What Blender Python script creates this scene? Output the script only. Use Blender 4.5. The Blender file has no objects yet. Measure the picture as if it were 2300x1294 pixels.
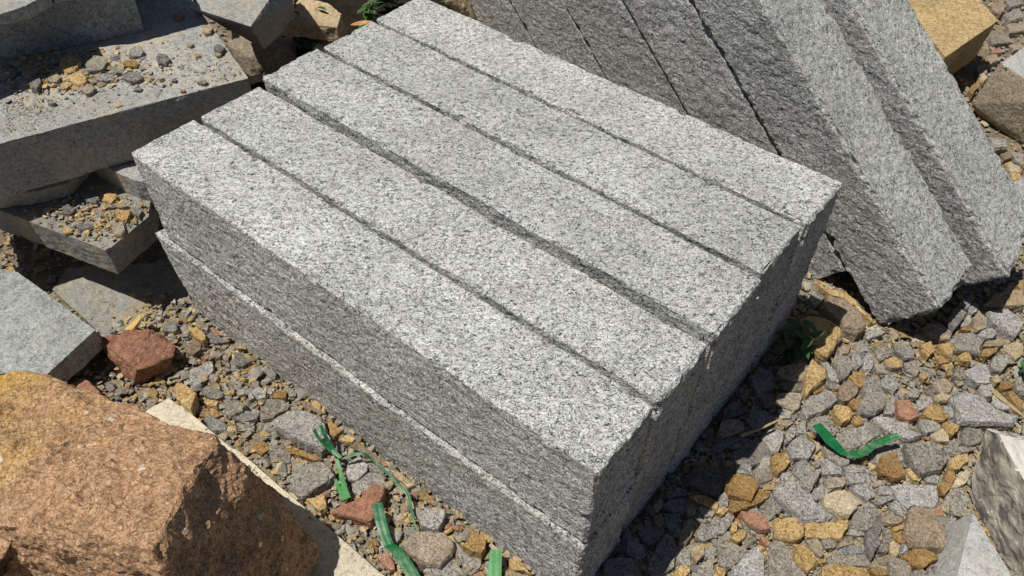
import bpy, bmesh, math, random
import numpy as np
from mathutils import Matrix, Vector
random.seed(7); rng = np.random.default_rng(7)
sc = bpy.context.scene
COL = sc.collection

# ------------------------------------------------------------------ camera model (metres, z up, stack along x)
W, H, F = 2300, 1294, 1860.0
CAM = np.array([0.23282926, -0.50065121, 1.31364997])
R = np.array([[0.7791914754505557, 0.6262584263651206, 0.025710464637360625],
              [0.4719515835493666, -0.5592216329146952, -0.6815664810313573],
              [-0.41245890385641026, 0.5432048864718587, -0.7313043852888235]])
def ray(px, py): return R.T @ np.array([(px-W/2)/F, (py-H/2)/F, 1.0])
def P(px, py, z=0.0):
    d = ray(px, py); return CAM + d*((z-CAM[2])/d[2])
def PP(px, py, n, q):
    d = ray(px, py); return CAM + d*((n@(q-CAM))/(n@d))
def proj(w):
    q = R@(np.asarray(w)-CAM); return q[0]/q[2]*F+W/2, q[1]/q[2]*F+H/2
def nrm(a):
    a = np.asarray(a, float); return a/np.linalg.norm(a)

# ------------------------------------------------------------------ vectorised gradient noise
_perm = np.random.default_rng(3).permutation(256); _perm = np.concatenate([_perm, _perm, _perm])
_g = np.random.default_rng(4).normal(size=(256, 3)); _g /= np.linalg.norm(_g, axis=1)[:, None]
def noise3(p):
    p = np.asarray(p, float); i = np.floor(p).astype(int); f = p-i; u = f*f*f*(f*(f*6-15)+10)
    i &= 255; out = 0
    for dx in (0, 1):
        for dy in (0, 1):
            for dz in (0, 1):
                h = _perm[_perm[_perm[(i[:, 0]+dx) & 255]+((i[:, 1]+dy) & 255)]+((i[:, 2]+dz) & 255)]
                g = _g[h]; d = f-np.array([dx, dy, dz])
                w = (u[:, 0] if dx else 1-u[:, 0])*(u[:, 1] if dy else 1-u[:, 1])*(u[:, 2] if dz else 1-u[:, 2])
                out = out+w*(g*d).sum(1)
    return out*1.6
def fbm(p, f, o=4, g=.5):
    s = 0; a = 1
    for k in range(o):
        s = s+a*noise3(p*f*2**k+k*17.3); a *= g
    return s

# ------------------------------------------------------------------ object helpers
def tag(o, label=None, cat=None, group=None, kind=None):
    if cat and not kind: kind = 'thing'
    if label: o['label'] = label
    if cat: o['category'] = cat
    if group: o['group'] = group
    if kind: o['kind'] = kind
    return o
def link(name, verts, faces, mat, origin=None, parent=None, smooth=False):
    verts = np.asarray(verts, float)
    if origin is None:
        origin = np.array([*(verts[:, :2].min(0)+verts[:, :2].max(0))/2, verts[:, 2].min()])
    me = bpy.data.meshes.new(name)
    me.from_pydata((verts-origin).tolist(), [], faces if isinstance(faces, list) else faces.tolist())
    me.update()
    if smooth:
        me.polygons.foreach_set('use_smooth', [True]*len(me.polygons))
    me.materials.append(mat)
    o = bpy.data.objects.new(name, me); COL.objects.link(o)
    if parent is not None:
        o.parent = parent; o.location = Vector(origin)-parent.location
    else:
        o.location = origin
    return o
def empty(name, loc):
    o = bpy.data.objects.new(name, None); COL.objects.link(o); o.location = loc; o.empty_display_size = .05
    return o
def vnormals(v, f):
    n = np.zeros_like(v); f = np.asarray(f)
    a = np.cross(v[f[:, 1]]-v[f[:, 0]], v[f[:, 2]]-v[f[:, 0]])
    if f.shape[1] == 4: a = a+np.cross(v[f[:, 2]]-v[f[:, 0]], v[f[:, 3]]-v[f[:, 0]])
    for k in range(f.shape[1]): np.add.at(n, f[:, k], a)
    return n/(np.linalg.norm(n, axis=1)[:, None]+1e-12)

def hexa(c, res, erode=.004, fine=.0007, rough=None, seed=0, wob=.0015):
    """block through 8 corners c[i][j][k] (i along length, j width, k up) as a welded grid, edges worn, faces roughened.
    rough: {face: amplitude} with face in 'x0 x1 y0 y1 z0 z1'"""
    c = np.asarray(c, float).reshape(2, 2, 2, 3)
    L = [np.linalg.norm(c[1, 0, 0]-c[0, 0, 0]), np.linalg.norm(c[0, 1, 0]-c[0, 0, 0]), np.linalg.norm(c[0, 0, 1]-c[0, 0, 0])]
    n = [max(3, int(round(l/res))) for l in L]
    idx = -np.ones((n[0]+1, n[1]+1, n[2]+1), int)
    I, J, K = np.meshgrid(*[np.arange(k+1) for k in n], indexing='ij')
    surf = (I == 0) | (I == n[0]) | (J == 0) | (J == n[1]) | (K == 0) | (K == n[2])
    idx[surf] = np.arange(surf.sum())
    a, b, d = I[surf]/n[0], J[surf]/n[1], K[surf]/n[2]
    def tri(a, b, d):
        a, b, d = a[:, None], b[:, None], d[:, None]; v = 0
        for i in (0, 1):
            for j in (0, 1):
                for k in (0, 1):
                    v = v+(a if i else 1-a)*(b if j else 1-b)*(d if k else 1-d)*c[i, j, k]
        return v
    v = tri(a, b, d); faces = []
    def quads(A, flip):
        q = np.stack([A[:-1, :-1], A[1:, :-1], A[1:, 1:], A[:-1, 1:]], -1).reshape(-1, 4)
        faces.append(q[:, ::-1] if flip else q)
    quads(idx[:, :, 0], True); quads(idx[:, :, -1], False)
    quads(idx[:, 0, :], False); quads(idx[:, -1, :], True)
    quads(idx[0, :, :], True); quads(idx[-1, :, :], False)
    f = np.concatenate(faces)
    if np.linalg.det(np.stack([c[1, 0, 0]-c[0, 0, 0], c[0, 1, 0]-c[0, 0, 0], c[0, 0, 1]-c[0, 0, 0]])) < 0: f = f[:, ::-1]
    # edge wear
    dist = np.stack([np.minimum(a, 1-a)*L[0], np.minimum(b, 1-b)*L[1], np.minimum(d, 1-d)*L[2]], 1)
    sgn = np.stack([np.where(a < .5, 1, -1), np.where(b < .5, 1, -1), np.where(d < .5, 1, -1)], 1)
    ax = np.stack([nrm(c[1, 0, 0]-c[0, 0, 0]), nrm(c[0, 1, 0]-c[0, 0, 0]), nrm(c[0, 0, 1]-c[0, 0, 0])])
    q = v+seed*3.7
    chip = np.clip(fbm(q, 20, 3)-.28, 0, 1)*.028
    r = erode*(1+.8*fbm(q, 60, 2))+chip+.0006
    r = np.maximum(r, .0006)
    order = np.sort(dist, 1); e = order[:, 1]
    push = np.where(e < r, (r-e)**2/(2*r), 0)
    inw = np.zeros_like(v)
    for k in range(3):
        near = (dist[:, k] < r)[:, None]
        inw += near*sgn[:, k:k+1]*ax[k]
    v = v+inw*push[:, None]*.9
    N = vnormals(v, f)
    amp = np.full(len(v), fine)
    face = {'x0': a == 0, 'x1': a == 1, 'y0': b == 0, 'y1': b == 1, 'z0': d == 0, 'z1': d == 1}
    disp = amp*fbm(q, 160, 3)+wob*fbm(q, 5, 3)
    if rough:
        for k, A in rough.items():
            m = face[k]; m2 = m & (e > .004)
            disp[m2] += (A*(fbm(q[m2]*np.array([1, 1, 1.6]), 34, 4, .55)+.5*np.abs(fbm(q[m2]+9, 14, 2))))
    v = v+N*disp[:, None]
    return v, f

def hull_bm(points):
    bm = bmesh.new()
    for p in points: bm.verts.new(p)
    r = bmesh.ops.convex_hull(bm, input=bm.verts)
    bmesh.ops.delete(bm, geom=list({g for g in r['geom_interior']+r['geom_unused'] if isinstance(g, bmesh.types.BMVert)}), context='VERTS')
    bmesh.ops.recalc_face_normals(bm, faces=bm.faces)
    return bm
def remeshed(hulls, voxel):
    """union of convex pieces as one even skin"""
    vs, fs = [], []
    for h in hulls:
        bm = hull_bm(h); bm.verts.index_update(); o = len(vs)
        vs += [tuple(v.co) for v in bm.verts]; fs += [[o+v.index for v in f.verts] for f in bm.faces]; bm.free()
    me = bpy.data.meshes.new('tmp'); me.from_pydata(vs, [], fs)
    ob = bpy.data.objects.new('tmp', me); COL.objects.link(ob)
    m = ob.modifiers.new('r', 'REMESH'); m.mode = 'VOXEL'; m.voxel_size = voxel
    dg = bpy.context.evaluated_depsgraph_get(); ev = ob.evaluated_get(dg).to_mesh()
    v = np.empty(len(ev.vertices)*3); ev.vertices.foreach_get('co', v); v = v.reshape(-1, 3)
    f = np.empty(len(ev.loops), int); ev.loops.foreach_get('vertex_index', f)
    tot = np.empty(len(ev.polygons), int); ev.polygons.foreach_get('loop_total', tot)
    if (tot == 4).all(): f = f.reshape(-1, 4)
    else:
        st = np.concatenate([[0], np.cumsum(tot)[:-1]]); f = np.array([[*f[s:s+3], f[s+t-1]] for s, t in zip(st, tot)])
    bpy.data.objects.remove(ob, do_unlink=True); bpy.data.meshes.remove(me)
    return v, f
def crisped(h, el):
    bm = hull_bm(h); bmesh.ops.dissolve_limit(bm, angle_limit=.03, verts=bm.verts, edges=bm.edges); bmesh.ops.triangulate(bm, faces=bm.faces)
    for it in range(9):
        long = [e for e in bm.edges if e.calc_length() > el]
        if not long or len(bm.verts) > 90000: break
        bmesh.ops.subdivide_edges(bm, edges=long, cuts=1); bmesh.ops.triangulate(bm, faces=bm.faces, quad_method='SHORT_EDGE')
    bm.verts.index_update()
    v = np.array([tuple(x.co) for x in bm.verts]); f = np.array([[x.index for x in q.verts] for q in bm.faces]); bm.free(); return v, f
SL_REF = SL = ((5, .002), (30, .0014), (90, .0009))
def relax(v, f, n):
    a = np.concatenate([f[:, k] for k in range(4)]); b = np.concatenate([f[:, (k+1) % 4] for k in range(4)])
    cnt = (np.bincount(a, minlength=len(v))+np.bincount(b, minlength=len(v)))[:, None]
    for _ in range(n):
        s = np.stack([np.bincount(a, v[b, k], len(v))+np.bincount(b, v[a, k], len(v)) for k in range(3)], 1)/np.maximum(cnt, 1)
        v = v*.4+s*.6
    return v
def facets(v, n, tilt, seed, sharp=.00022):
    r = np.random.default_rng(seed); s = v[r.integers(len(v), size=n)]; g = r.normal(size=(n, 3))*tilt; h = r.uniform(-1, 1, n)*tilt*.03
    w = v+np.stack([fbm(v+k*7.7+seed, 12, 2) for k in range(3)], 1)*.012; D = []
    for k in range(n): D.append(((w-s[k])**2).sum(1))
    D = np.array(D); mn = D.min(0); W_ = np.exp(-(D-mn)/sharp); W_ /= W_.sum(0)
    return sum(W_[k]*((v-s[k])@g[k]+h[k]) for k in range(n))
def rock(name, hulls, mat, voxel=.006, amps=((6, .006), (25, .003), (90, .0012)), cat='stone', label='', group=None, seed=0, smooth=False, dirrough=None, fac=None, top=None, sharp=None, terrace=0):
    crisp = (amps is SL_REF and len(hulls) == 1) or sharp
    if crisp:
        parts_ = [crisped(h, sharp or .0085) for h in hulls]; o_ = np.cumsum([0]+[len(p[0]) for p in parts_[:-1]])
        v = np.concatenate([p[0] for p in parts_]); f = np.concatenate([p[1]+k for p, k in zip(parts_, o_)])
    else: v, f = remeshed(hulls, voxel)
    v = v if crisp else relax(v, f, 1); N = vnormals(v, f); q = v+seed*5.1; d = 0
    for fr, a in amps: d = d+a*fbm(q, fr, 3)
    if terrace:
        tn = fbm(q*np.array([1, 1, 1.6]), 11, 3)*3.2; fr_ = tn-np.floor(tn); d = d+terrace*(np.floor(tn)+np.clip((fr_-.7)/.3, 0, 1))
    if fac: d = d+facets(v, fac[0], fac[1], seed, *fac[2:])
    if dirrough:
        dv, a = dirrough; m = np.clip((N@nrm(dv))*2-1, 0, 1); d = d+m*a*fbm(q*np.array([1, 1, 1.5]), 34, 4, .55)
    o = link(name, v+N*d[:, None], f, mat, smooth=smooth)
    if top:
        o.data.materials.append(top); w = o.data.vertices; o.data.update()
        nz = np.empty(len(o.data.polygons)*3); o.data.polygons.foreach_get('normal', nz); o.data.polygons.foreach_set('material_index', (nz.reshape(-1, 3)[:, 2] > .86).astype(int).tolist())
    return tag(o, label, cat, group)
def slab_pts(top, thick, shift=(0, 0)):
    """top: [(px,py,z)]; plumb sides down by thick"""
    t = [P(*p) for p in top]
    return t+[p+np.array([shift[0], shift[1], -thick]) for p in t]

# ------------------------------------------------------------------ materials
def nodes(name):
    m = bpy.data.materials.new(name); m.use_nodes = True; t = m.node_tree
    b = t.nodes['Principled BSDF']; return m, t, b
def N_(t, typ, **kw):
    n = t.nodes.new(typ)
    for k, v in kw.items():
        if k in n.inputs: n.inputs[k].default_value = v
        else: setattr(n, k, v)
    return n
def noise(t, co, scale, detail=3, rough=.6, dist=0):
    n = N_(t, 'ShaderNodeTexNoise'); n.inputs['Scale'].default_value = scale; n.inputs['Detail'].default_value = detail
    n.inputs['Roughness'].default_value = rough; n.inputs['Distortion'].default_value = dist
    t.links.new(co, n.inputs['Vector']); return n.outputs['Fac']
def ramp(t, fac, stops):
    r = N_(t, 'ShaderNodeValToRGB'); e = r.color_ramp.elements
    while len(e) < len(stops): e.new(.5)
    for k, (p, c) in enumerate(stops):
        e[k].position = p; e[k].color = (*(c if hasattr(c, '__len__') else (c, c, c)), 1)
    t.links.new(fac, r.inputs['Fac']); return r.outputs['Color']
def mix(t, fac, a, b, mode='MIX'):
    m = N_(t, 'ShaderNodeMix', data_type='RGBA', blend_type=mode)
    for sock, val in ((m.inputs[0], fac), (m.inputs[6], a), (m.inputs[7], b)):
        if isinstance(val, bpy.types.NodeSocket): t.links.new(val, sock)
        elif sock == m.inputs[0]: sock.default_value = val
        else: sock.default_value = (*val, 1) if len(val) == 3 else val
    return m.outputs[2]
def bump(t, b, hs, strength, dist):
    bp = N_(t, 'ShaderNodeBump'); bp.inputs['Strength'].default_value = strength; bp.inputs['Distance'].default_value = dist
    t.links.new(hs, bp.inputs['Height']); t.links.new(bp.outputs['Normal'], b.inputs['Normal'])
def mul(t, a, k):
    m = N_(t, 'ShaderNodeMath', operation='MULTIPLY_ADD'); t.links.new(a, m.inputs[0]); m.inputs[1].default_value = k; m.inputs[2].default_value = 0
    return m.outputs[0]
def add(t, a, b):
    m = N_(t, 'ShaderNodeMath', operation='ADD'); t.links.new(a, m.inputs[0]); t.links.new(b, m.inputs[1]); return m.outputs[0]
def coords(t, rand=True):
    tc = N_(t, 'ShaderNodeTexCoord'); co = tc.outputs['Object']
    if rand:
        oi = N_(t, 'ShaderNodeObjectInfo'); ad = N_(t, 'ShaderNodeVectorMath', operation='ADD')
        t.links.new(co, ad.inputs[0]); sc_ = mul(t, oi.outputs['Random'], 9.0); t.links.new(sc_, ad.inputs[1]); co = ad.outputs[0]
    return co
def granite(name, dark=(.05, .056, .056), mid=(.4, .405, .385), light=(.78, .78, .74), warm=(.5, .44, .3), wamt=.25,
            fs=230, bs=.6, bd=.002, dirt=None, dirtamt=0, contrast=(.36, .47, .6), aniso=False):
    m, t, b = nodes(name); co = coords(t)
    if aniso:
        ma = N_(t, 'ShaderNodeMapping'); t.links.new(co, ma.inputs[0]); ma.inputs['Rotation'].default_value = (0, 0, -.67)
        mb = N_(t, 'ShaderNodeMapping'); t.links.new(ma.outputs[0], mb.inputs[0]); mb.inputs['Scale'].default_value = (.85, 1.1, 1); co = mb.outputs[0]
    n1 = noise(t, co, fs, 3, .65, 1.6); n2 = noise(t, co, fs*.45, 3, .6, .8); n3 = noise(t, co, 7, 4, .55); n4 = noise(t, co, fs*2.4, 2, .5, .5)
    s = add(t, mul(t, n1, .74), mul(t, n2, .26))
    c = ramp(t, s, [(contrast[0], dark), (contrast[1], mid), (contrast[2], light)])
    w = ramp(t, noise(t, co, 55, 3, .6), [(.5, 0), (.68, 1)])
    wm = N_(t, 'ShaderNodeMath', operation='MULTIPLY'); t.links.new(w, wm.inputs[0]); wm.inputs[1].default_value = wamt
    c = mix(t, wm.outputs[0], c, warm)
    c = mix(t, 1.0, c, ramp(t, n3, [(.3, .8), (.7, 1.12)]), 'MULTIPLY')
    oi = N_(t, 'ShaderNodeObjectInfo'); c = mix(t, 1.0, c, ramp(t, oi.outputs['Random'], [(0, .92), (1, 1.06)]), 'MULTIPLY')
    c = mix(t, .8, c, ramp(t, noise(t, co, 38, 2, .5, 1), [(.24, (.5, .47, .42)), (.29, 1)]), 'MULTIPLY')
    fleck = ramp(t, n4, [(.3, .45), (.4, 1)])
    c = mix(t, .8, c, fleck, 'MULTIPLY')
    if dirt:
        dm = ramp(t, noise(t, co, 9, 5, .65, .5), [(.5-.02, 0), (.66, 1)])
        dn = N_(t, 'ShaderNodeMath', operation='MULTIPLY'); t.links.new(dm, dn.inputs[0]); dn.inputs[1].default_value = dirtamt
        c = mix(t, dn.outputs[0], c, dirt)
    t.links.new(c, b.inputs['Base Color']); b.inputs['Roughness'].default_value = .85
    b.inputs['Specular IOR Level'].default_value = .3
    h = add(t, mul(t, n1, .7), add(t, mul(t, n2, .6), mul(t, n4, .25)))
    bump(t, b, h, bs, bd)
    return m
M = {}
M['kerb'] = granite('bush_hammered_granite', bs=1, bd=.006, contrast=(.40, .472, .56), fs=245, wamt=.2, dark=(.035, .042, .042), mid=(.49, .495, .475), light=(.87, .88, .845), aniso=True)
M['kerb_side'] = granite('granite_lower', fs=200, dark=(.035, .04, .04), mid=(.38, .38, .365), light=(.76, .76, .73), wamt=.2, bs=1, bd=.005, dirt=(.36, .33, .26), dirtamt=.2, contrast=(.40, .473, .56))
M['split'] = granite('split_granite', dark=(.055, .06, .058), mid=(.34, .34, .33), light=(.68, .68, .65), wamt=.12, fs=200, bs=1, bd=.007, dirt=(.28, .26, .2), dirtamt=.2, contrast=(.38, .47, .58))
M['slab'] = granite('sawn_granite_slab', dark=(.1, .105, .105), mid=(.27, .275, .26), light=(.46, .46, .43), fs=210, bs=.5, bd=.002, dirt=(.46, .36, .22), dirtamt=.65, contrast=(.34, .47, .6))
M['slab_clean'] = granite('clean_granite_slab', dark=(.1, .11, .11), mid=(.245, .255, .245), light=(.39, .405, .38), fs=150, bs=.4, bd=.0015, wamt=.12, contrast=(.35, .48, .6))
M['slab_dusty'] = granite('dusty_granite_slab', dark=(.1, .1, .1), mid=(.22, .22, .2), light=(.36, .36, .33), fs=220, bs=.4, bd=.0015, dirt=(.42, .31, .17), dirtamt=.7, contrast=(.3, .47, .64))
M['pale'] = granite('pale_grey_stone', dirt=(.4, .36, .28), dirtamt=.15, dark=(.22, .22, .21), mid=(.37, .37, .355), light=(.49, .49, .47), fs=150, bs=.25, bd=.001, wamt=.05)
M['cream'] = granite('cream_granite', dark=(.2, .17, .12), mid=(.52, .46, .34), light=(.66, .6, .46), fs=120, bs=.35, bd=.0015, wamt=.15, contrast=(.33, .43, .6))
M['tan'] = granite('tan_granite', dark=(.22, .15, .08), mid=(.48, .36, .22), light=(.62, .5, .33), fs=160, bs=.8, bd=.004, wamt=.2, contrast=(.36, .47, .6))
M['yellowblock'] = granite('yellow_granite', dark=(.13, .09, .04), mid=(.43, .31, .14), light=(.66, .51, .28), fs=150, bs=.9, bd=.004, warm=(.5, .3, .1), wamt=.4, contrast=(.37, .47, .58))
M['brown'] = granite('brown_weathered_and_shade_granite', dark=(.07, .06, .04), mid=(.24, .2, .145), light=(.36, .3, .22), fs=120, bs=.8, bd=.004, wamt=.3, warm=(.34, .22, .12))
M['redrock'] = granite('red_sandstone', dark=(.12, .05, .03), mid=(.33, .16, .1), light=(.48, .3, .21), fs=160, bs=.9, bd=.005, warm=(.5, .25, .14), wamt=.4, contrast=(.28, .5, .66))

M['lean_top'] = granite('leaning_stone_dressed_top', dark=(.055, .06, .058), mid=(.35, .355, .335), light=(.62, .63, .6), fs=190, bs=1, bd=.004, wamt=.2, contrast=(.38, .47, .58))
def orange_rock():
    m, t, b = nodes('ochre_and_pink_rock'); co = coords(t, False)
    n1 = noise(t, co, 200, 4, .65, 1.0); n2 = noise(t, co, 40, 4, .6, .6); n3 = noise(t, co, 5, 3, .5)
    pink = ramp(t, n1, [(.33, (.17, .09, .045)), (.48, (.41, .235, .125)), (.62, (.62, .42, .255))])
    och = ramp(t, n1, [(.33, (.24, .13, .03)), (.48, (.5, .31, .075)), (.62, (.66, .47, .18))])
    sx = N_(t, 'ShaderNodeSeparateXYZ'); t.links.new(co, sx.inputs[0])
    g = add(t, mul(t, sx.outputs['X'], -2.2), mul(t, n3, 1.6)); g = add(t, g, mul(t, sx.outputs['Y'], -.4))
    f = ramp(t, g, [(.4, 0), (.95, 1)])
    c = mix(t, f, pink, och)
    blot = ramp(t, n2, [(.36, .62), (.52, 1)]); c = mix(t, .7, c, blot, 'MULTIPLY')
    sp = ramp(t, noise(t, co, 75, 2, .4, .3), [(.70, 0), (.73, 1)]); c = mix(t, sp, c, (.62, .56, .5))
    t.links.new(c, b.inputs['Base Color']); b.inputs['Roughness'].default_value = .85; b.inputs['Specular IOR Level'].default_value = .3
    bump(t, b, add(t, mul(t, n1, .7), mul(t, n2, 1.2)), .9, .005); return m
M['orange'] = orange_rock()
_d = P(2300, 1270, .05)-P(2215, 1010, .07); STR = math.atan2(_d[1], _d[0])
def streaked():
    m, t, b = nodes('streaked_grey_rock'); co = coords(t, False)
    mp = N_(t, 'ShaderNodeMapping'); t.links.new(co, mp.inputs[0]); mp.inputs['Rotation'].default_value = (0, 0, -STR)
    m2 = N_(t, 'ShaderNodeMapping'); t.links.new(mp.outputs[0], m2.inputs[0]); m2.inputs['Scale'].default_value = (9, 85, 45)
    n = noise(t, m2.outputs[0], 1, 5, .6, .5); n2 = noise(t, co, 180, 3, .6)
    c = ramp(t, n, [(.38, (.1, .098, .088)), (.47, (.24, .22, .185)), (.6, (.37, .335, .28))])
    c = mix(t, .5, c, ramp(t, n2, [(.3, .6), (.6, 1.1)]), 'MULTIPLY')
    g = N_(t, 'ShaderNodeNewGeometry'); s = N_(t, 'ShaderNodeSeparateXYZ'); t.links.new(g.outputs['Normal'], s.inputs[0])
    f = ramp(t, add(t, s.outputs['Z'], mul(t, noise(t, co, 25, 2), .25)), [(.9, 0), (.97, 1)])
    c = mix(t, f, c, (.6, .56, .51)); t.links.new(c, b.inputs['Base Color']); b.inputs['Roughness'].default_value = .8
    bump(t, b, add(t, n, mul(t, n2, .4)), .8, .004); return m
M['streak'] = streaked()

def chipmat(name, base, dark, light, var=.25, fs=260):
    m, t, b = nodes(name); co = coords(t)
    n1 = noise(t, co, fs, 3, .65, 1.0); n2 = noise(t, co, 45, 3, .6, .3)
    c = ramp(t, n1, [(.35, dark), (.46, base), (.6, light)])
    c = mix(t, .8, c, ramp(t, n2, [(.32, .72), (.6, 1.08)]), 'MULTIPLY')
    oi = N_(t, 'ShaderNodeObjectInfo'); c = mix(t, 1, c, ramp(t, oi.outputs['Random'], [(0, (1-var, 1-var*1.25, 1-var*1.4)), (.5, (1, .97, .97)), (1, (1+var*.5, 1+var*.6, 1+var*.9))]), 'MULTIPLY')
    w = ramp(t, noise(t, co, 22, 3, .6), [(.52, 0), (.72, 1)]); wm = mul(t, w, .35)
    c = mix(t, wm, c, (.42, .34, .2))
    t.links.new(c, b.inputs['Base Color']); b.inputs['Roughness'].default_value = .88; b.inputs['Specular IOR Level'].default_value = .25
    bump(t, b, add(t, mul(t, n1, .7), mul(t, n2, .8)), 1, .0045); return m
CH = {'g': chipmat('grey_chip', (.25, .238, .21), (.055, .052, .046), (.44, .42, .37)),
      'd': chipmat('dark_grey_chip', (.17, .165, .15), (.05, .05, .046), (.3, .29, .27)),
      'l': chipmat('pale_grey_chip', (.31, .3, .28), (.075, .075, .07), (.5, .49, .455), .15),
      'y': chipmat('ochre_chip', (.4, .265, .1), (.13, .08, .025), (.58, .42, .2), .35),
      'c': chipmat('cream_chip', (.45, .365, .23), (.2, .16, .09), (.6, .5, .34)),
      'b': chipmat('tan_chip', (.29, .235, .165), (.1, .08, .055), (.43, .36, .27)),
      'r': chipmat('red_chip', (.38, .19, .12), (.18, .08, .05), (.5, .31, .21), .12)}
CW = {'g': 'grey', 'd': 'dark grey', 'l': 'pale grey', 'y': 'ochre', 'c': 'cream', 'b': 'tan', 'r': 'red'}
def fillmat():
    m, t, b = nodes('gravel_fines'); co = coords(t, False)
    a = N_(t, 'ShaderNodeAttribute', attribute_name='tone'); n1 = noise(t, co, 300, 3, .6)
    c = mix(t, .9, a.outputs['Color'], ramp(t, n1, [(.3, .6), (.62, 1.2)]), 'MULTIPLY')
    t.links.new(c, b.inputs['Base Color']); b.inputs['Roughness'].default_value = .9; b.inputs['Specular IOR Level'].default_value = .2
    bump(t, b, n1, .6, .002); return m
M['fill'] = fillmat()
def dirtmat(name, c0, c1, c2):
    m, t, b = nodes(name); co = coords(t, False)
    n1 = noise(t, co, 140, 5, .7); n2 = noise(t, co, 14, 4, .6)
    c = ramp(t, add(t, mul(t, n1, .5), mul(t, n2, .5)), [(.36, c0), (.5, c1), (.62, c2)])
    t.links.new(c, b.inputs['Base Color']); b.inputs['Roughness'].default_value = .95; b.inputs['Specular IOR Level'].default_value = .15
    bump(t, b, n1, .8, .004); return m
M['dirt'] = dirtmat('sandy_ground', (.1, .085, .06), (.22, .18, .125), (.34, .27, .16))
M['shade_soil'] = dirtmat('soil_with_painted_shade', (.006, .005, .004), (.014, .011, .007), (.03, .022, .012))  # near-black tones: the pit's shade is painted into the soil colour
def plain(name, c, c2, rough=.5, fs=120, tr=0):
    m, t, b = nodes(name); co = coords(t, False); n = noise(t, co, fs, 3, .6)
    cc = ramp(t, n, [(.35, c), (.65, c2)])
    if 'strap' in name: cc = mix(t, ramp(t, noise(t, co, 60, 4, .7), [(.5, 0), (.75, .45)]), cc, (.3, .27, .2))
    t.links.new(cc, b.inputs['Base Color']); b.inputs['Roughness'].default_value = rough
    bump(t, b, n, .3, .0006); return m
M['strap'] = plain('green_plastic_strap', (.003, .1, .028), (.007, .15, .042), .42)
M['strap_pale'] = plain('worn_green_strap', (.03, .2, .05), (.08, .3, .09), .5, 400)
M['leaf'] = plain('weed_leaf', (.03, .07, .015), (.07, .13, .03), .5)
M['stem'] = plain('weed_stem', (.06, .07, .02), (.1, .09, .03), .7)
M['deadleaf'] = plain('dead_leaf', (.35, .17, .05), (.5, .3, .1), .7)
M['straw'] = plain('dry_straw', (.3, .23, .11), (.45, .36, .2), .7)
M['wood'] = plain('yellow_wood_splinter', (.45, .28, .07), (.6, .42, .14), .7)

# ------------------------------------------------------------------ ground
def gz(x, y):
    return .015*np.clip(-y*40+.5, 0, 1)*np.clip(-x*20+1, 0, 1)
def ground():
    xs = np.concatenate([np.linspace(-40, -3, 12), np.arange(-2.9, 1.2, .02), np.linspace(1.3, 40, 12)])
    ys = np.concatenate([np.linspace(-40, -1.2, 12), np.arange(-1.1, 3.2, .02), np.linspace(3.4, 40, 12)])
    X, Y = np.meshgrid(xs, ys, indexing='ij'); v = np.stack([X.ravel(), Y.ravel(), np.zeros(X.size)], 1)
    v[:, 2] = -.001+.004*fbm(v, 9, 3)+gz(v[:, 0], v[:, 1])
    i = np.arange(X.size).reshape(X.shape)
    f = np.stack([i[:-1, :-1], i[1:, :-1], i[1:, 1:], i[:-1, 1:]], -1).reshape(-1, 4)
    o = link('ground', v, f, M['dirt'], origin=np.zeros(3)); o['kind'] = 'structure'
ground()
def shade_soil():  # ground patch whose dark colour stands in for shade
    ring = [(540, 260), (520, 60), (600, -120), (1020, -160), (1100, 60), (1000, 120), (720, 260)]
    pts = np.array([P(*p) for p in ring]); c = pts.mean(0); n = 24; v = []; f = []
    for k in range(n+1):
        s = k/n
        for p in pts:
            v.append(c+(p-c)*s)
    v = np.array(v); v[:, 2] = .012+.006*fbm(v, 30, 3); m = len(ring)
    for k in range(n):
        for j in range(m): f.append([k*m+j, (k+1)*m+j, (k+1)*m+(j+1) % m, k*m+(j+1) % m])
    o = link('shade_soil', v, f, M['shade_soil'], origin=np.zeros(3)); o['kind'] = 'structure'
shade_soil()

# ------------------------------------------------------------------ the stack of kerb stones
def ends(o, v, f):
    o.data.materials.append(M['split'])  # rough split ends; the darker granite also paints in their shade
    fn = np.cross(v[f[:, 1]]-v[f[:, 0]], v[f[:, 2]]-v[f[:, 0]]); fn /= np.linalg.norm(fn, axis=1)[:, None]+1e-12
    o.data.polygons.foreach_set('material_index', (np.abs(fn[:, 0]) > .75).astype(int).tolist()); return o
def box(x0, x1, y0, y1, z0, z1): return [[[(x, y, z) for z in (z0, z1)] for y in (y0, y1)] for x in (x0, x1)]
ylo = [(-.000, .134), (.146, .276), (.296, .437), (.452, .592), (.604, .742)]
ORD = ['nearest long stone with its whole speckled side lit', 'second from the lit side', 'middle one, before the widest joint', 'second from the leaning stones', 'farthest one, touching the leaning stones']
tops = [.400, .398, .404, .403, .402]
xlo = [-.998, -.995, -1.005, -1.0, -1.0]; xhi = [0, .001, .002, -.003, .001]
lab_top = ['front granite kerbstone of the stack top row, long side lit', 'second kerbstone from the front in the top row of the stack',
           'middle kerbstone of the five in the top row of the stack', 'fourth kerbstone from the front in the top row of the stack',
           'rear kerbstone of the top row, beside the leaning dark stones']
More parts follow.
